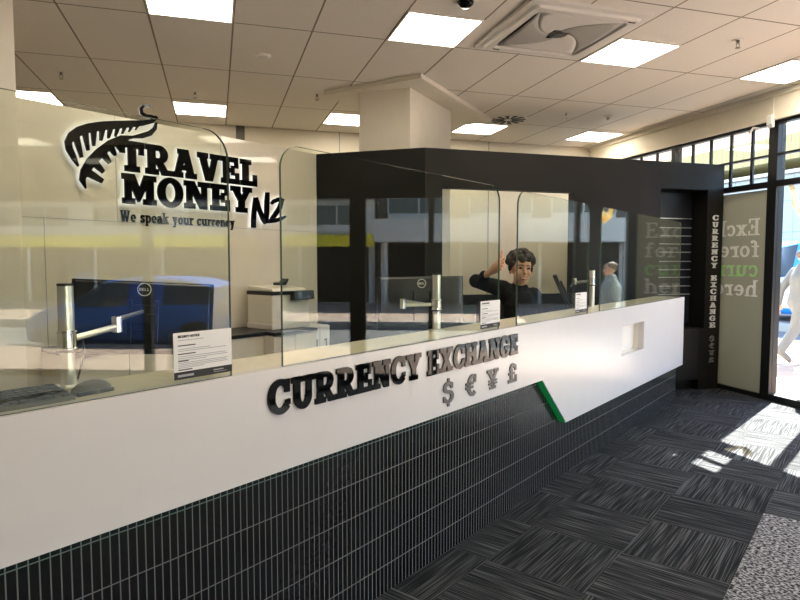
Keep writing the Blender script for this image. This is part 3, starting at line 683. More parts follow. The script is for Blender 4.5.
def monitor(center, wdir, roll, label, tilt=0, w_=.54, h=.315, logo=True):
    """center, direction of the width seen from its back (left to right), back towards the camera side"""
    X = Vector(wdir).normalized(); X = (X + ZZ * roll).normalized(); Y = ZZ.cross(X).normalized(); Zv = X.cross(Y).normalized()
    if tilt:
        rm = Matrix.Rotation(tilt, 3, X); Y = rm @ Y; Zv = rm @ Zv
    mtx = Matrix((X, Y, Zv)).transposed()
    t = thing('computer_monitor', label, 'monitor', center, 0, 'black computer monitors')
    t.rotation_euler = mtx.to_euler()
    # local: x width, y away from the back, z up
    box(-w_ / 2, w_ / 2, 0, .012, -h / 2, h / 2).build('bezel', M['plastic'], t, bevel=.003)
    box(-w_ / 2 + .008, w_ / 2 - .008, .012, .0135, -h / 2 + .012, h / 2 - .008).build('screen', M['carglass'], t)
    box(-w_ / 2 + .015, w_ / 2 - .015, -.018, 0, -h / 2 + .02, h / 2 - .006).build('back_cover', M['plastic'], t, bevel=.006)
    b = box(-.055, .055, -.028, -.018, -.055, .055)
    for s in (-1, 1): b.box(s * .05 - .007, s * .05 + .007, -.036, -.020, -.10, .075)
    b.box(-.05, .05, -.040, -.028, -.02, .02)
    b.build('mount_plate', M['plastic'], t, bevel=.002)
    if logo:
        b = B()
        for q in ARC(0, .118, .027, .027, .0035, .0035, 0, 360, 28): b.prism(q, -.0195, -.018)
        lg = {'D': [R_(0, 0, .25, 1)] + ARC(.2, .5, .6, .5, .25, .2, -90, 90, 10), 'E': [R_(0, 0, .25, 1), R_(0, 0, .7, .2), R_(0, .4, .6, .6), R_(0, .8, .7, 1)], 'L': [R_(0, 0, .25, 1), R_(0, 0, .65, .2)]}
        x = -.0195
        for ch in 'DELL':
            for q in lg[ch]: b.prism([(x + a * .0105, .112 + c * .012) for a, c in q], -.0195, -.018)
            x += .0101
        b.build('logo', M['letter'], t)
    return t
m1 = at(144, 318, 2.48)
monitor(m1, W(.9, -.62) , -.055, 'black monitor seen from its back behind the nearest screen', h=.30)
wd1 = Vector(W(.9, -.62)).normalized(); bk = -ZZ.cross(wd1).normalized()
arm_unit(.782, 'silver monitor arm with pole behind the nearest screen', (.145, on(117, 323, UV_V, 2.0), m1 + bk * .045 + ZZ * .03))
m2 = at(421, 303, 3.62)
monitor(m2, W(.85, -.62), .012, 'black monitor seen from its back behind the wide middle screen')
wd2 = Vector(W(.85, -.62)).normalized(); bk2 = -ZZ.cross(wd2).normalized()
arm_unit(2.69, 'silver monitor arm with pole behind the wide middle screen', (.145, on(403, 303, UV_V, 2.03), m2 + bk2 * .05))
m3 = at(561, 290, 5.32)
monitor(m3, Vector((ray(559, 290).x, ray(559, 290).y, 0)), 0, 'black monitor seen edge-on beside the person with the raised thumb', tilt=math.radians(-24), w_=.50, h=.30, logo=False)
arm_unit(4.945, 'silver monitor arm with pole between the third and farthest screens', (.215, at(575, 281, 5.2), m3 + RT * .085 + ZZ * .03))

# keyboard and mouse on the counter ledge
t = thing('computer_keyboard', 'dark grey computer keyboard lying on the counter ledge at far left', 'keyboard', W(.495, 1.765, ZT), ANG)
B().prism([(-.06, 0), (.075, 0), (.075, .026), (-.06, .012)], -.23, .23, 'x').build('base', M['bodyg'], t, bevel=.002)
b = B()
for r in range(6):
    for c in range(21):
        x = -.222 + c * .0212; y = -.052 + r * .0205; z = .0125 + (y + .06) * .104
        b.box(x, x + .0185, y, y + .0178, z, z + .007)
b.build('keys', M['keyc'], t)['kind'] = 'stuff'
t = thing('computer_mouse', 'brown grey computer mouse beside the pole on the counter ledge', 'mouse', W(.795, 1.765, ZT), ANG + .1)
b = B(); b.ell((0, 0, .004), (.060, .034, .034)); 
for v in b.bm.verts: v.co.z = max(v.co.z, .0005)
b.build('shell', M['bodyg'], t, smooth=True); box(-.058, .05, -.033, -.020, .001, .012).build('base', M['plastic'], t, bevel=.003)

# ------------------------------------------------------------------ cabinets and printer along the sign wall
def cabinet(u0, u1, v0, v1, label, doors, hz=.885, m='offwhite', handles=True, top=True):
    t = thing('storage_cabinet', label, 'cabinet', W(u0, v0), ANG, 'low cabinets behind the counter'); w_ = u1 - u0; d = v1 - v0
    box(0, w_, .02, d, .06, hz - (.032 if top else 0)).build('body', M[m], t)
    box(.02, w_ - .02, .06, d - .02, 0, .06).build('plinth', M['dark'], t)
    if top: box(-.0, w_, -.015, d, hz - .030, hz).build('worktop', M['plastic'], t, bevel=.003)
    for i in range(doors):
        a = w_ * i / doors + .003; e = w_ * (i + 1) / doors - .003
        dd = box(a, e, 0, .018, .065, hz - (.036 if top else .004)).build('door', M[m], t, bevel=.002)
        if handles:
            xh = e - .06 if i % 2 == 0 else a + .06
            b = B(); b.tube([(xh, -.028, hz - .30), (xh, -.028, hz - .12)], .006, 8); b.box(xh - .004, xh + .004, -.028, .0, hz - .29, hz - .28); b.box(xh - .004, xh + .004, -.028, 0, hz - .14, hz - .13)
            b.build('handle', M['plastic'], dd)
cabinet(1.75, 3.356, 4.18, 4.64, 'long cream cabinet with black top along the sign wall', 4, handles=False)
cabinet(3.36, 3.87, 4.06, 4.64, 'cream cabinet with black top carrying the printer', 2, handles=False)
cabinet(3.874, 4.14, 4.16, 4.64, 'white cabinet with two dark handles right of the printer', 2, m='paper', top=False)

t = thing('office_printer', 'off white office printer with black control panel on the cabinet', 'printer', W(3.70, 4.38, .885), ANG)
t.scale = (.92, .92, .92)
box(-.24, .24, -.18, .20, .012, .36).build('body', M['offwhite'], t, bevel=.012)
box(-.245, .245, -.185, .205, .0, .055).build('paper_tray', M['ac'], t, bevel=.006)
box(-.245, .245, -.19, .205, .335, .372).build('scanner_rim', M['plastic'], t, bevel=.004)
B().prism([(-.19, .372), (.205, .372), (.205, .425), (-.17, .400)], -.235, .20, 'x').build('lid', M['offwhite'], t, bevel=.008)
b = B().prism([(-.26, .285), (-.19, .275), (-.19, .372), (-.25, .372)], -.02, .245, 'x'); p = b.build('control_panel', M['plastic'], t, bevel=.004)
B().prism([(-.262, .30), (-.260, .30), (-.254, .36), (-.256, .36)], .06, .18, 'x').build('touch_screen', M['carglass'], p)
box(-.18, .18, -.186, -.181, .10, .18).build('output_slot', M['ac'], t)
tag(B().prism([(-.05, 0), (.03, 0), (.05, .02), (.07, .055), (.055, .06), (.02, .03), (-.05, .025)], -.04, .04).build('tape_dispenser', M['plastic'], loc=W(3.70, 4.36, 1.276), rot=(0, 0, ANG)), 'small black desk tape dispenser on the printer lid', 'tape dispenser')

# ------------------------------------------------------------------ the wall sign
VS = 4.65
root = thing('wall_sign', 'black TRAVEL MONEY NZ wall sign with fern emblem above the cabinets', 'sign', W(2.35, VS, 1.95), ANG)
U0, Z0 = 2.35, 1.95
def rel(poly): return [(u - U0, z - Z0) for u, z in poly]
def px(poly): return rel([uz(x, y, VS - .02) for x, y in poly])
FR, BK = -.040, -.022
def sign_part(name, polys, label=None, halo=True):
    b = B(); h = B()
    for q in polys:
        b.prism(q, FR - (len(b.bm.faces) % 41) * 3e-5, BK)
        if halo: h.prism(q, BK + .0005, BK + .003)
    o = b.build(name, M['gloss'], root)
    if label: o['label'] = label
    if halo: h.build('backlight', M['halo'], o)
    return o
def word(txt, x0, x1, y0, h, gap=.09):
    gl = []; cur = 0
    for ch in txt:
        w_, ps = G[ch]; gl.append((cur, ps)); cur += w_ + gap
    sx = (x1 - x0) / (cur - gap)
    return [[(x0 + (c + x) * sx, y0 + y * h) for x, y in inflate(p, .024)] for c, ps in gl for p in ps]
sign_part('travel_lettering', word('TRAVEL', .0, 1.30, 2.198 - Z0, .228), 'TRAVEL in black slab letters')
sign_part('money_lettering', word('MONEY', .01, 1.235, 1.948 - Z0, .224), 'MONEY in black slab letters')
b = slab(B(), 'We speak your currency', 0, 1.06, 1.805 - Z0, .088, -.012, -.0005, low=True, t=.17)
b.build('tagline', M['gloss'], root)['label'] = 'We speak your currency in small letters'
z0 = lambda pts: [(236 + x * .075, 180 + y * .075) for x, y in pts]
nzq = []
for pts, ws in (([(222, 640), (222, 520), (232, 400), (248, 235)], [58, 60, 58, 50]), ([(248, 235), (300, 400), (350, 520), (388, 580)], [55, 55, 60, 50]), ([(388, 580), (398, 420), (402, 280), (408, 165)], [48, 62, 62, 50]),
                ([(455, 320), (490, 285), (550, 262), (600, 262)], [30, 55, 58, 50]), ([(606, 250), (570, 370), (490, 490), (440, 560)], [50, 60, 58, 50]), ([(425, 560), (500, 545), (580, 520), (650, 485)], [40, 55, 52, 25])):
    for q in strip(z0(pts), [w_ * .075 for w_ in ws]): nzq.append(px(q))
sign_part('nz_lettering', nzq, 'NZ in black brush strokes')
zf = lambda pts: [(50 + x / 6.12, 90 + y / 6.12) for x, y in pts]
fern = []
def fs(pts, ws):
    for q in strip(zf(pts), [w_ / 6.12 for w_ in ws]): fern.append(px(q))
fs([(168, 468), (140, 415), (112, 360), (106, 320), (128, 282), (170, 255), (230, 235), (310, 222), (400, 215), (480, 210), (560, 205), (620, 192), (648, 165)], [10, 34, 42, 46, 56, 62, 60, 56, 50, 44, 34, 26, 22])
fs([(640, 178), (612, 165), (580, 160), (556, 142), (552, 115), (570, 96), (600, 96), (614, 108)], [26, 24, 20, 18, 18, 18, 14, 8])
for a, e, w0, w1 in (((150, 275), (188, 415), 44, 20), ((208, 255), (228, 372), 40, 18), ((262, 240), (262, 345), 40, 16), ((315, 235), (306, 312), 38, 16), ((365, 230), (352, 298), 34, 14), ((412, 225), (394, 286), 28, 12), ((455, 222), (436, 270), 24, 10), ((500, 215), (476, 258), 20, 8), ((540, 210), (516, 246), 16, 6)):
    m_ = ((a[0] * .5 + e[0] * .5), (a[1] * .5 + e[1] * .5)); fs([a, m_, e], [w0, w0 * .75, w1])
fs([(645, 200), (636, 236), (606, 266), (556, 282), (500, 290), (430, 300), (366, 332), (300, 384), (246, 440), (208, 500), (192, 550), (214, 605)], [10, 24, 34, 34, 18, 44, 56, 62, 64, 56, 38, 6])
for a, e, w0, w1 in (((215, 500), (318, 560), 50, 28), ((262, 440), (322, 505), 46, 24), ((315, 385), (362, 448), 44, 22), ((362, 345), (396, 402), 40, 18), ((400, 320), (426, 372), 34, 16)):
    m_ = ((a[0] * .5 + e[0] * .5), (a[1] * .5 + e[1] * .5)); fs([a, m_, e], [w0, w0 * .85, w1])
sign_part('fern_emblem', fern, 'black curled fern emblem')

# green screen panel standing behind the counter
t = thing('desk_divider', 'dark green fabric divider panel behind the counter beside the waving person', 'divider', W(3.50, 2.52), ANG)
box(0, .62, -.015, .015, .03, 1.15).build('panel', M['greenpanel'], t, bevel=.004)
for x in (.05, .57): box(x - .02, x + .02, -.12, .12, 0, .03).build('foot', M['plastic'], t)

# ================================================================== PEOPLE
def remesh(o, vox, it=4):
    r = o.modifiers.new('remesh', 'REMESH'); r.mode = 'VOXEL'; r.voxel_size = vox; r.use_smooth_shade = True
    s = o.modifiers.new('smooth', 'SMOOTH'); s.factor = .5; s.iterations = it
def head_mtx(c, tilt=0, turn=0, nod=0):
    return Matrix.Translation(Vector(c)) @ Matrix.Rotation(turn, 4, 'Z') @ Matrix.Rotation(tilt, 4, 'Y') @ Matrix.Rotation(nod, 4, 'X')
def fist(b, c, fwd, up, side, s=1.0):
    """closed hand round an empty grip, thumb raised: c palm centre, fwd along the knuckles, up thumb direction, side towards the viewer"""
    c = Vector(c); f = Vector(fwd).normalized(); u = Vector(up).normalized(); sd = Vector(side).normalized()
    P = lambda a, d, e: c + (f * a + u * d + sd * e) * s
    b.limb([P(-.045, 0, 0), P(.0, .005, -.008), P(.03, .0, -.010)], [.030 * s, .034 * s, .032 * s])
    for i, ln in enumerate((.95, 1.0, .96, .82)):
        h = .030 - i * .021; r = (.0105 - .0006 * i) * s
        b.limb([P(.030, h, -.022), P(.052 * ln, h, -.004), P(.050 * ln, h, .024), P(.022, h, .030), P(.010, h, .018)], [r * 1.05, r * 1.1, r, r * .95, r * .9], 8)
    b.limb([P(-.030, .012, .012), P(-.008, .034, .018), P(.006, .064, .012), P(.004, .098, .004)], [.016 * s, .0145 * s, .0125 * s, .0100 * s], 8)
def open_hand(b, c, d, side, s=1.0):
    c = Vector(c); d = Vector(d).normalized(); sd = Vector(side).normalized(); n = d.cross(sd)
    P = lambda a, e, g: c + (d * a + sd * e + n * g) * s
    b.limb([P(-.01, 0, 0), P(.035, .012, 0), P(.07, .016, .004)], [.026 * s, .026 * s, .018 * s]); b.limb([P(.03, -.012, 0), P(.07, -.016, .004)], [.024 * s, .018 * s])
    for i, ln in enumerate((.068, .078, .072, .056)):
        e = .033 - i * .021
        b.limb([P(.07, e, 0), P(.07 + ln * .5, e * 1.08, .006), P(.07 + ln * .95, e * 1.05, .026)], [.0105 * s, .0095 * s, .0085 * s], 8)
    b.limb([P(.0, .026, .004), P(.035, .052, .012), P(.065, .058, .022)], [.015 * s, .012 * s, .010 * s], 8)
def figure(root, J, vox, skinm, top, bottom, hairm, shoem, hands=('open', 'open'), htilt=0, hturn=0, nod=0, sleeve=1.0, smile=True, hair='curly', build=1.0, hs=1.0):
    b = B(); k = build
    b.limb([J['hip'], J['waist'], J['chest'], J['neck0']], [.125 * k, .115 * k, .125 * k, .075 * k])
    b.limb([J['neck0'], J['neck1']], [.056, .052])
    for s in 'lr':
        b.limb([J['sh' + s], J['el' + s], J['wr' + s]], [.055 * k, .043 * k, .029])
        b.limb([J['chest'], J['sh' + s]], [.10 * k, .056 * k])
        b.limb([J['hp' + s], J['kn' + s], J['an' + s]], [.085 * k, .056 * k, .040])
        b.limb([J['an' + s], J['to' + s]], [.042, .034])
    hm = head_mtx(J['head'], htilt, hturn, nod)
    b.ell(hm @ Vector((0, .012 * hs, .028 * hs)), (.076 * hs, .094 * hs, .088 * hs), hm.to_3x3().to_4x4()); b.ell(hm @ Vector((0, -.018 * hs, -.045 * hs)), (.058 * hs, .068 * hs, .072 * hs), hm.to_3x3().to_4x4())
    b.limb([hm @ Vector((0, -.082 * hs, .012 * hs)), hm @ Vector((0, -.102 * hs, -.022 * hs))], [.009 * hs, .015 * hs], 8)
    for s in (-1, 1): b.ell(hm @ Vector((s * .077 * hs, .012 * hs, -.008 * hs)), (.012 * hs, .02 * hs, .032 * hs), hm.to_3x3().to_4x4(), 10); b.ell(hm @ Vector((s * .036 * hs, -.062 * hs, -.022 * hs)), (.024 * hs, .02 * hs, .022 * hs), None, 10)
    for s, kind in zip('lr', hands):
        w_ = Vector(J['wr' + s]); d = (w_ - Vector(J['el' + s])).normalized()
        if kind == 'fist': fist(b, w_ + d * .06, d, J.get('thumb', (0, 0, 1)), (0, -1, .1), 1.2)
        elif kind == 'open': open_hand(b, w_ + d * .02, d, (0, -1, 0) if abs(d.y) < .8 else (1, 0, 0))
    body = b.build('body', skinm, root); remesh(body, vox, 3)
    for s in (-1, 1):
        e = B(); e.ell(hm @ Vector((s * .031 * hs, -.078 * hs, .014 * hs)), (.013 * hs, .010 * hs, .008 * hs), None, 12); e.build('eye', M['eye'], root, smooth=True)
        e = B(); e.limb([hm @ Vector((s * (.012 + .013 * i) * hs, (-.086 + .004 * i * i) * hs, (.034 + .003 * (1 - abs(i - 1.3))) * hs)) for i in range(4)], [.004 * hs] * 4, 6); e.build('eyebrow', hairm, root)
    e = B(); cur = .012 if smile else .0
    pts = [hm @ Vector((x * hs, (-.083 + 7 * x * x) * hs, (-.066 + cur * (x / .03) ** 2) * hs)) for x in (-.030, -.018, 0, .018, .030)]
    e.limb(pts, [.004 * hs, .008 * hs, .010 * hs, .008 * hs, .004 * hs], 8); mo = e.build('mouth', M['lip'], root, smooth=True)
    if smile:
        e = B(); e.limb([p + Vector((0, -.0045, .001)) for p in pts[1:4]], [.004 * hs, .0060 * hs, .004 * hs], 8); e.build('teeth', M['tooth'], mo, smooth=True)
    h = B()
    h.ell(hm @ Vector((0, .030 * hs, .048 * hs)), (.084 * hs, .096 * hs, .078 * hs), hm.to_3x3().to_4x4())
    cutter = [v for v in h.bm.verts]
    for v in cutter:                                   # keep the forehead and face free
        l = hm.inverted() @ v.co
        if l.y < -.055 * hs and l.z < .055 * hs: v.co = hm @ Vector((l.x, -.055 * hs, max(l.z, .03 * hs)))
        elif l.z < -.03 * hs: v.co = hm @ Vector((l.x, max(l.y, .03 * hs), l.z))
    if hair == 'curly':
        rnd = random.Random(3)
        for i in range(120):
            a = rnd.uniform(0, 2 * PI); z = rnd.uniform(-.1, 1); q = math.sqrt(max(0, 1 - z * z))
            p = Vector((.09 * q * math.cos(a), .03 + .095 * q * math.sin(a), .055 + .090 * z))
            if p.y < -.02 and p.z < .075: continue
            h.ell(hm @ (p * hs), [rnd.uniform(.018, .032) * hs] * 3, None, 8)
        for s in (-1, 1): h.ell(hm @ Vector((s * .083 * hs, .015 * hs, .02 * hs)), (.016 * hs, .035 * hs, .04 * hs), None, 10)
    ho = h.build('hair', hairm, root); remesh(ho, vox * .9, 2)
    t = B(); g = .016
    t.limb([J['hip'], J['waist'], J['chest'], J['neck0']], [.132 * k + g, .122 * k + g, .132 * k + g, .07 * k + g])
    for s in 'lr':
        sh, el, wr = Vector(J['sh' + s]), Vector(J['el' + s]), Vector(J['wr' + s]); en = el.lerp(wr, sleeve)
        t.limb([J['chest'], sh], [.105 * k + g, .058 * k + g]); t.limb([sh, el, en], [.057 * k + g, .045 * k + g * .9, .036 + g * .35])
    to = t.build('top', top, root); remesh(to, vox, 5)
    t = B()
    for s in 'lr':
        t.limb([J['hip'], J['hp' + s]], [.125 * k + g, .09 * k + g]); t.limb([J['hp' + s], J['kn' + s], J['an' + s]], [.09 * k + g, .062 * k + g, .05 + g])
    to = t.build('trousers', bottom, root); remesh(to, vox * 1.2, 5)
    for s in 'lr':
        t = B(); a = Vector(J['an' + s]); o_ = Vector(J['to' + s]); t.limb([a - Vector((0, 0, .02)), a.lerp(o_, .5) - Vector((0, 0, .008)), o_], [.052, .050, .040])
        sh_ = t.build('shoe', shoem, root); remesh(sh_, vox * 1.2, 4)

# smiling member of staff with the raised thumb
D1 = 4.68; hc = at(521, 270, D1)
r1 = Vector((hc.x, hc.y, 0))
p1 = thing('person', 'smiling person in a black top giving a thumbs up behind the counter', 'person', r1, -HD)
iv = Matrix.Translation(r1) @ Matrix.Rotation(-HD, 4, 'Z'); iv.invert()
Lp = lambda x, y, dd=0: iv @ at(x, y, D1 + dd)
hl = Lp(521, 270)
J1 = dict(head=hl, neck1=Lp(520, 281, .03), neck0=Lp(519, 291, .05), chest=Lp(520, 305, .06), waist=Lp(520, 336, .05), hip=Lp(520, 358, .04),
          shl=Lp(503, 289, .06), ell=Lp(476, 281, .14), wrl=Lp(493, 270, -.04), shr=Lp(533, 296, .07), elr=Lp(537, 326, .10), wrr=Lp(533, 345, -.06),
          hpl=Lp(511, 362, .04), hpr=Lp(529, 362, .04))
for s, dx in (('l', -.10), ('r', .10)):
    J1['kn' + s] = Vector((dx - .03, .03, .42)); J1['an' + s] = Vector((dx - .03, .07, .09)); J1['to' + s] = Vector((dx - .035, -.08, .045))
J1['thumb'] = Vector((.25, 0, 1))
figure(p1, J1, .0055, M['skin'], M['shirt'], M['trouser'], M['hair'], M['shoe'], hands=('fist', 'open'), htilt=math.radians(5), hturn=math.radians(8), sleeve=.50, hs=1.02, build=.94)

# standing figure outside, mirrored in the farthest screen
def standing(root, H, facing, step=0.0, lean=0.0, **kw):
    """facing: heading of the nose in local frame = -y; step: stride half length"""
    s = H / 1.75
    z = lambda v: v * s
    J = dict(hip=(0, 0, z(.95)), waist=(0, -.01 - lean * .3, z(1.10)), chest=(0, -.0 - lean * .6, z(1.30)), neck0=(0, -lean * .85, z(1.47)), neck1=(0, -.01 - lean, z(1.53)), head=(0, -.02 - lean * 1.1, z(1.63)))
    for q, sx in (('l', -1), ('r', 1)):
        st = step * sx
        J['sh' + q] = (sx * .165 * s, -lean * .75, z(1.41)); J['el' + q] = (sx * .22 * s, .04 - lean * .5 + st * .4, z(1.13)); J['wr' + q] = (sx * .22 * s, -.06 - lean * .4 + st * .8, z(.90))
        J['hp' + q] = (sx * .085 * s, 0, z(.92))
        J['kn' + q] = (sx * .09 * s, -.02 - st * .55 - abs(step) * .15, z(.50)); back = st < 0
        J['an' + q] = (sx * .09 * s, .0 - st, z(.09) + (.10 if back else 0)); J['to' + q] = (sx * .10 * s, -.14 - st, z(.04) + (.0 if back else 0))
    figure(root, {k: Vector(v) for k, v in J.items()}, .013, M['skin'], kw['top'], kw['bottom'], kw['hair'], M['shoe'], smile=False, hair='short', hs=s, hands=('open', 'open'))
p2 = thing('person', 'person with short hair and blue-grey top mirrored in the farthest screen', 'person', (6.68, 5.10, -.012), math.radians(8))
standing(p2, 1.50, 0, top=M['greyshirt'], bottom=M['trouser'], hair=M['greyhair'])
wc = at(797, 340, 9.1); wc.z = -.012
p3 = thing('person', 'pedestrian in pale grey clothes striding along the pavement outside the door', 'person', wc, math.radians(73))
standing(p3, 1.68, 0, step=.30, lean=.04, top=M['walkgrey'], bottom=M['walkgrey'], hair=M['greyhair'])
# ================================================================== THE STREET
struct('pavement', box(XW + .05, 8.5, -30, 40, -.15, -.012), M['pave'])
struct('kerb', box(8.5, 8.68, -30, 40, -.35, -.010), M['kerb'])
struct('road', box(8.68, 13.3, -30, 40, -.35, -.22), M['road'])
b = box(13.3, 13.5, -30, 40, -.35, -.02); struct('kerb_far', b, M['kerb'])
struct('pavement_far', box(13.5, 40, -30, 40, -.2, -.021), M['pave'])

def car(name, label, cat, loc, rz, paint, st, hw, wr=.31, wx=(1.22, -1.2), windows=(2, 7)):
    t = thing(name, label, cat, loc, rz)
    bb, gg = B(), B(); n = len(st)
    def sec(i):
        x, zb, zr, f = st[i]; h = hw * f; rw = h * (.74 if zr - zb > .15 else .95)
        half = [(h * .90, .20), (h * .99, .36), (h, .56), (h * .985, zb - .04), (h * .95, zb), (rw, zr - .04), (rw * .90, zr), (0, zr + .018)]
        return [(x, y, z) for y, z in half] + [(x, -y, z) for y, z in half[-2::-1]]
    for tgt, is_glass in ((bb, False), (gg, True)):
        vs = [[tgt.bm.verts.new(p) for p in sec(i)] for i in range(n)]
        m_ = len(vs[0])
        for i in range(n - 1):
            for j in range(m_ - 1):
                side = j in (4, m_ - 6); roof = j in (5, 6, 7, 8) 
                gl = side and windows[0] <= i < windows[1] and (i - windows[0]) % 3 != 2
                x0, x1 = st[i], st[i + 1]
                if roof and abs(x1[2] - x0[2]) > .17 and max(x0[2], x1[2]) > x0[1] + .3: gl = True
                if gl == is_glass: tgt._f([vs[i][j], vs[i + 1][j], vs[i + 1][j + 1], vs[i][j + 1]])
        if not is_glass:
            tgt._f(vs[0]); tgt._f(vs[-1][::-1])
            for i in range(n - 1): tgt._f([vs[i][0], vs[i][-1], vs[i + 1][-1], vs[i + 1][0]])
        else:
            for v in [v for v in tgt.bm.verts if not v.link_faces]: tgt.bm.verts.remove(v)
    bo = bb.build('body', paint, t, smooth=True); gg.build('windows', M['carglass'], t, smooth=True)
    for x in wx:
        for s in (-1, 1):
            mm = Matrix.Translation((x, s * (hw - .10), wr)) @ Matrix.Rotation(PI / 2, 4, 'X')
            B().lathe([(wr * .62, -.10), (wr * .95, -.11), (wr, -.08), (wr, .08), (wr * .95, .11), (wr * .62, .10)], 28, mm).build('tyre', M['tyre'], t)
            r = B().lathe([(.02, -.06), (wr * .62, -.05), (wr * .64, .05), (.02, .06)], 20, mm)
            for k in range(5): r.box(-.018, .018, .03, wr * .62, -.095, .095, mm @ Matrix.Rotation(2 * PI * k / 5, 4, 'Z'))
            r.build('wheel_rim', M['rim'], t)
            B().lathe([(wr * 1.0, -.02), (wr * 1.16, -.02), (wr * 1.16, .116), (wr * 1.0, .116)], 28, mm).build('wheel_arch', M['tyre'], t)
    xf = st[-1][0]; xr = st[0][0]
    for s in (-1, 1):
        B().ell((xf - .20, s * hw * .70, .66), (.20, .13, .09)).build('headlight', M['headl'], t, smooth=True)
        B().ell((xr + .10, s * hw * .84, .92), (.10, .10, .20)).build('tail_light', M['taill'], t, smooth=True)
        B().ell((st[-4][0] - .12, s * (hw + .06), st[-4][1] + .04), (.07, .09, .06)).build('wing_mirror', paint, t, smooth=True)
    box(xf - .06, xf + .03, -hw * .7, hw * .7, .24, .36).build('bumper', M['plastic'], t); box(xf - .01, xf + .01, -.25, .25, .40, .50).build('number_plate', M['paper'], t)
    return t
HB = [(-1.98, .70, .74, .82), (-1.93, .98, 1.02, .92), (-1.72, 1.00, 1.32, .98), (-1.30, .99, 1.46, 1), (-.75, .97, 1.51, 1), (-.1, .95, 1.51, 1), (.42, .93, 1.44, 1), (1.05, .92, 1.00, 1), (1.5, .84, .89, .97), (1.82, .72, .76, .90), (1.98, .52, .55, .78)]
car('parked_car', 'dark blue hatchback parked at the kerb, mirrored in the nearest screen', 'car', (9.75, -3.15, -.22), -PI / 2, M['carblue'], HB, .88, wx=(1.18, -1.40)).scale = (1, 1, .94)
VN = [(-2.3, .9, .95, .9), (-2.28, 1.15, 1.75, .98), (-2.1, 1.15, 1.98, 1), (-1.2, 1.15, 2.02, 1), (-.2, 1.15, 2.02, 1), (.6, 1.15, 2.0, 1), (1.1, 1.13, 1.92, 1), (1.75, 1.08, 1.16, .98), (2.1, .95, 1.0, .94), (2.3, .6, .63, .85)]
car('parked_van', 'bright blue van parked across the street, seen through the door glass', 'van', (14.6, 11.0, -.021), PI / 2, M['vanblue'], VN, .95, .34, (1.45, -1.5))
for s in (-1, 1): box(-2.15, 2.0, s * .955 - .006, s * .955 + .006, .36, 1.12).build('lower_panel', M['shopw'], bpy.data.objects['parked_van'])['label'] = 'pale lower body panel'

def shop(name, label, x, y0, y1, wallm, H, fas, fz, upz, nwin, roofm, depth=6, ver=0, ground=M['shopdark']):
    t = thing(name, label, 'building', (x, (y0 + y1) / 2, -.021)); a, e = y0 - (y0 + y1) / 2, y1 - (y0 + y1) / 2
    box(0, depth, a, e, 0, H).build('wall', wallm, t)
    box(-.06, 0, a + .1, e - .1, .05, fz[0]).build('shopfront', ground, t)
    box(-.12 - ver, 0, a, e, fz[0], fz[1]).build('fascia', fas, t)
    n = max(3, int((e - a) / 2.4))
    for i in range(n + 1):
        y = a + .15 + (e - a - .3) * i / n; box(-.14, -.06, y - .05, y + .05, 0, fz[0]).build('post', M['shopw'], t)
    for i in range(nwin):
        yy0 = a + (e - a) * (i + .12) / nwin; yy1 = a + (e - a) * (i + .88) / nwin
        w_ = box(-.05, 0, yy0, yy1, *upz).build('window', M['carglass'], t)
        b = B()
        k = max(2, int((yy1 - yy0) / .75))
        for j in range(k + 1): y = yy0 + (yy1 - yy0) * j / k; b.box(-.09, -.05, y - .03, y + .03, *upz)
        b.box(-.09, -.05, yy0, yy1, upz[0] - .25, upz[0]); b.build('window_frame', M['shopw'], w_)
    B().prism([(-.3, H), (depth, H + .5), (depth, H + .6), (-.3, H + .12)], a - .05, e + .05).build('roof', roofm, t)
    if ver:
        for i in range(n): y = a + .4 + (e - a - .8) * i / (n - 1); B().lathe([(.07, 0), (.07, fz[0])], 12, Matrix.Translation((-ver + .1, y, 0))).build('veranda_post', M['shopw'], t)
    return t
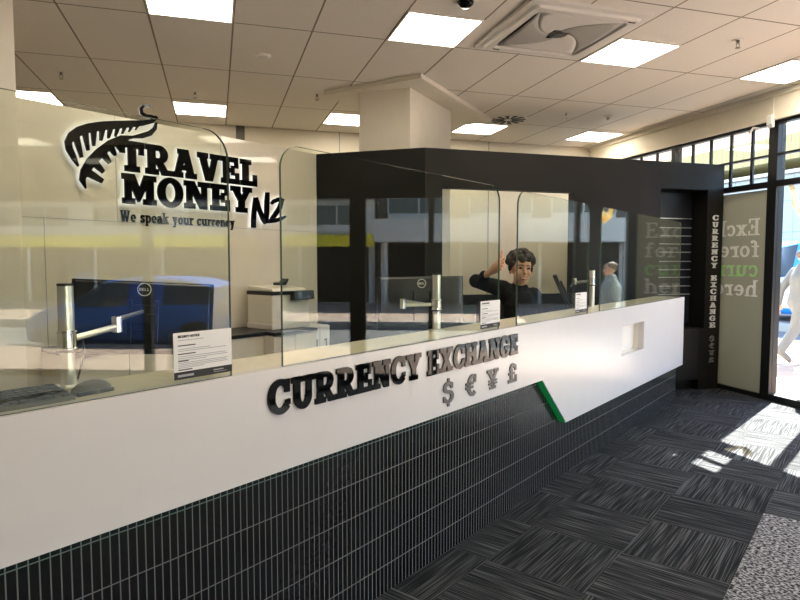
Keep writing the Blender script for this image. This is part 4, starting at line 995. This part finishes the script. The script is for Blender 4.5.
ta = shop('shop_building', 'dark shop with a yellow fascia across the street, mirrored in the screens', 20, -18, .35, M['shopw'], 3.75, M['yellow'], (2.07, 2.50), (2.85, 3.55), 5, M['roofb'])
shop('shop_building', 'brown shop with a pale veranda across the street, mirrored in the wide screen', 20, .5, 9.2, M['brown'], 4.6, M['shopw'], (2.18, 2.95), (3.25, 4.2), 3, M['roofb'], ver=1.6)
tb = shop('street_building', 'blue-grey building with tan timber upper storey seen above and through the door', 20, 9.5, 40, M['bluegrey'], 4.7, M['shopw'], (2.0, 2.25), (3.0, 3.9), 0, M['shopw'], ver=.5, ground=M['carglass'])
box(.3, 6, -15.2, 15.2, 5.3, 9.5).build('upper_storey', M['tan'], tb)
for y in range(3, 14, 4): box(.24, .3, y, y + 1.1, 5.6, 7.4).build('window', M['carglass'], tb)

# ================================================================== LIGHT
sd = Vector((-.862, -.507, 0)).normalized(); el = math.radians(46.0)
dv = Vector((sd.x * math.cos(el), sd.y * math.cos(el), -math.sin(el)))
L = bpy.data.lights.new('sun', 'SUN'); L.energy = 58; L.angle = math.radians(.53); L.color = (1, .95, .86)
lo = bpy.data.objects.new('sun', L); COL.objects.link(lo); lo.location = (20, 20, 30); lo.rotation_euler = dv.to_track_quat('-Z', 'Y').to_euler()
wd = bpy.data.worlds.new('world'); sc.world = wd; wd.use_nodes = True; nt = wd.node_tree
sk = nd(nt, 'ShaderNodeTexSky'); sk.sky_type = 'NISHITA'; sk.sun_disc = False; sk.sun_elevation = el; sk.sun_rotation = math.atan2(.862, .507); sk.air_density = 1.0; sk.dust_density = .6
nt.links.new(sk.outputs[0], nt.nodes['Background'].inputs[0]); nt.nodes['Background'].inputs[1].default_value = .92
sc.view_settings.view_transform = 'Standard'; sc.view_settings.look = 'None'; sc.view_settings.gamma = 1; sc.view_settings.use_curve_mapping = False
sc.view_settings.exposure = 0.42
cy = sc.cycles
cy.max_bounces = 14; cy.diffuse_bounces = 7; cy.glossy_bounces = 6; cy.transmission_bounces = 6; cy.transparent_max_bounces = 24
cy.sample_clamp_indirect = 12; cy.caustics_reflective = False; cy.caustics_refractive = False
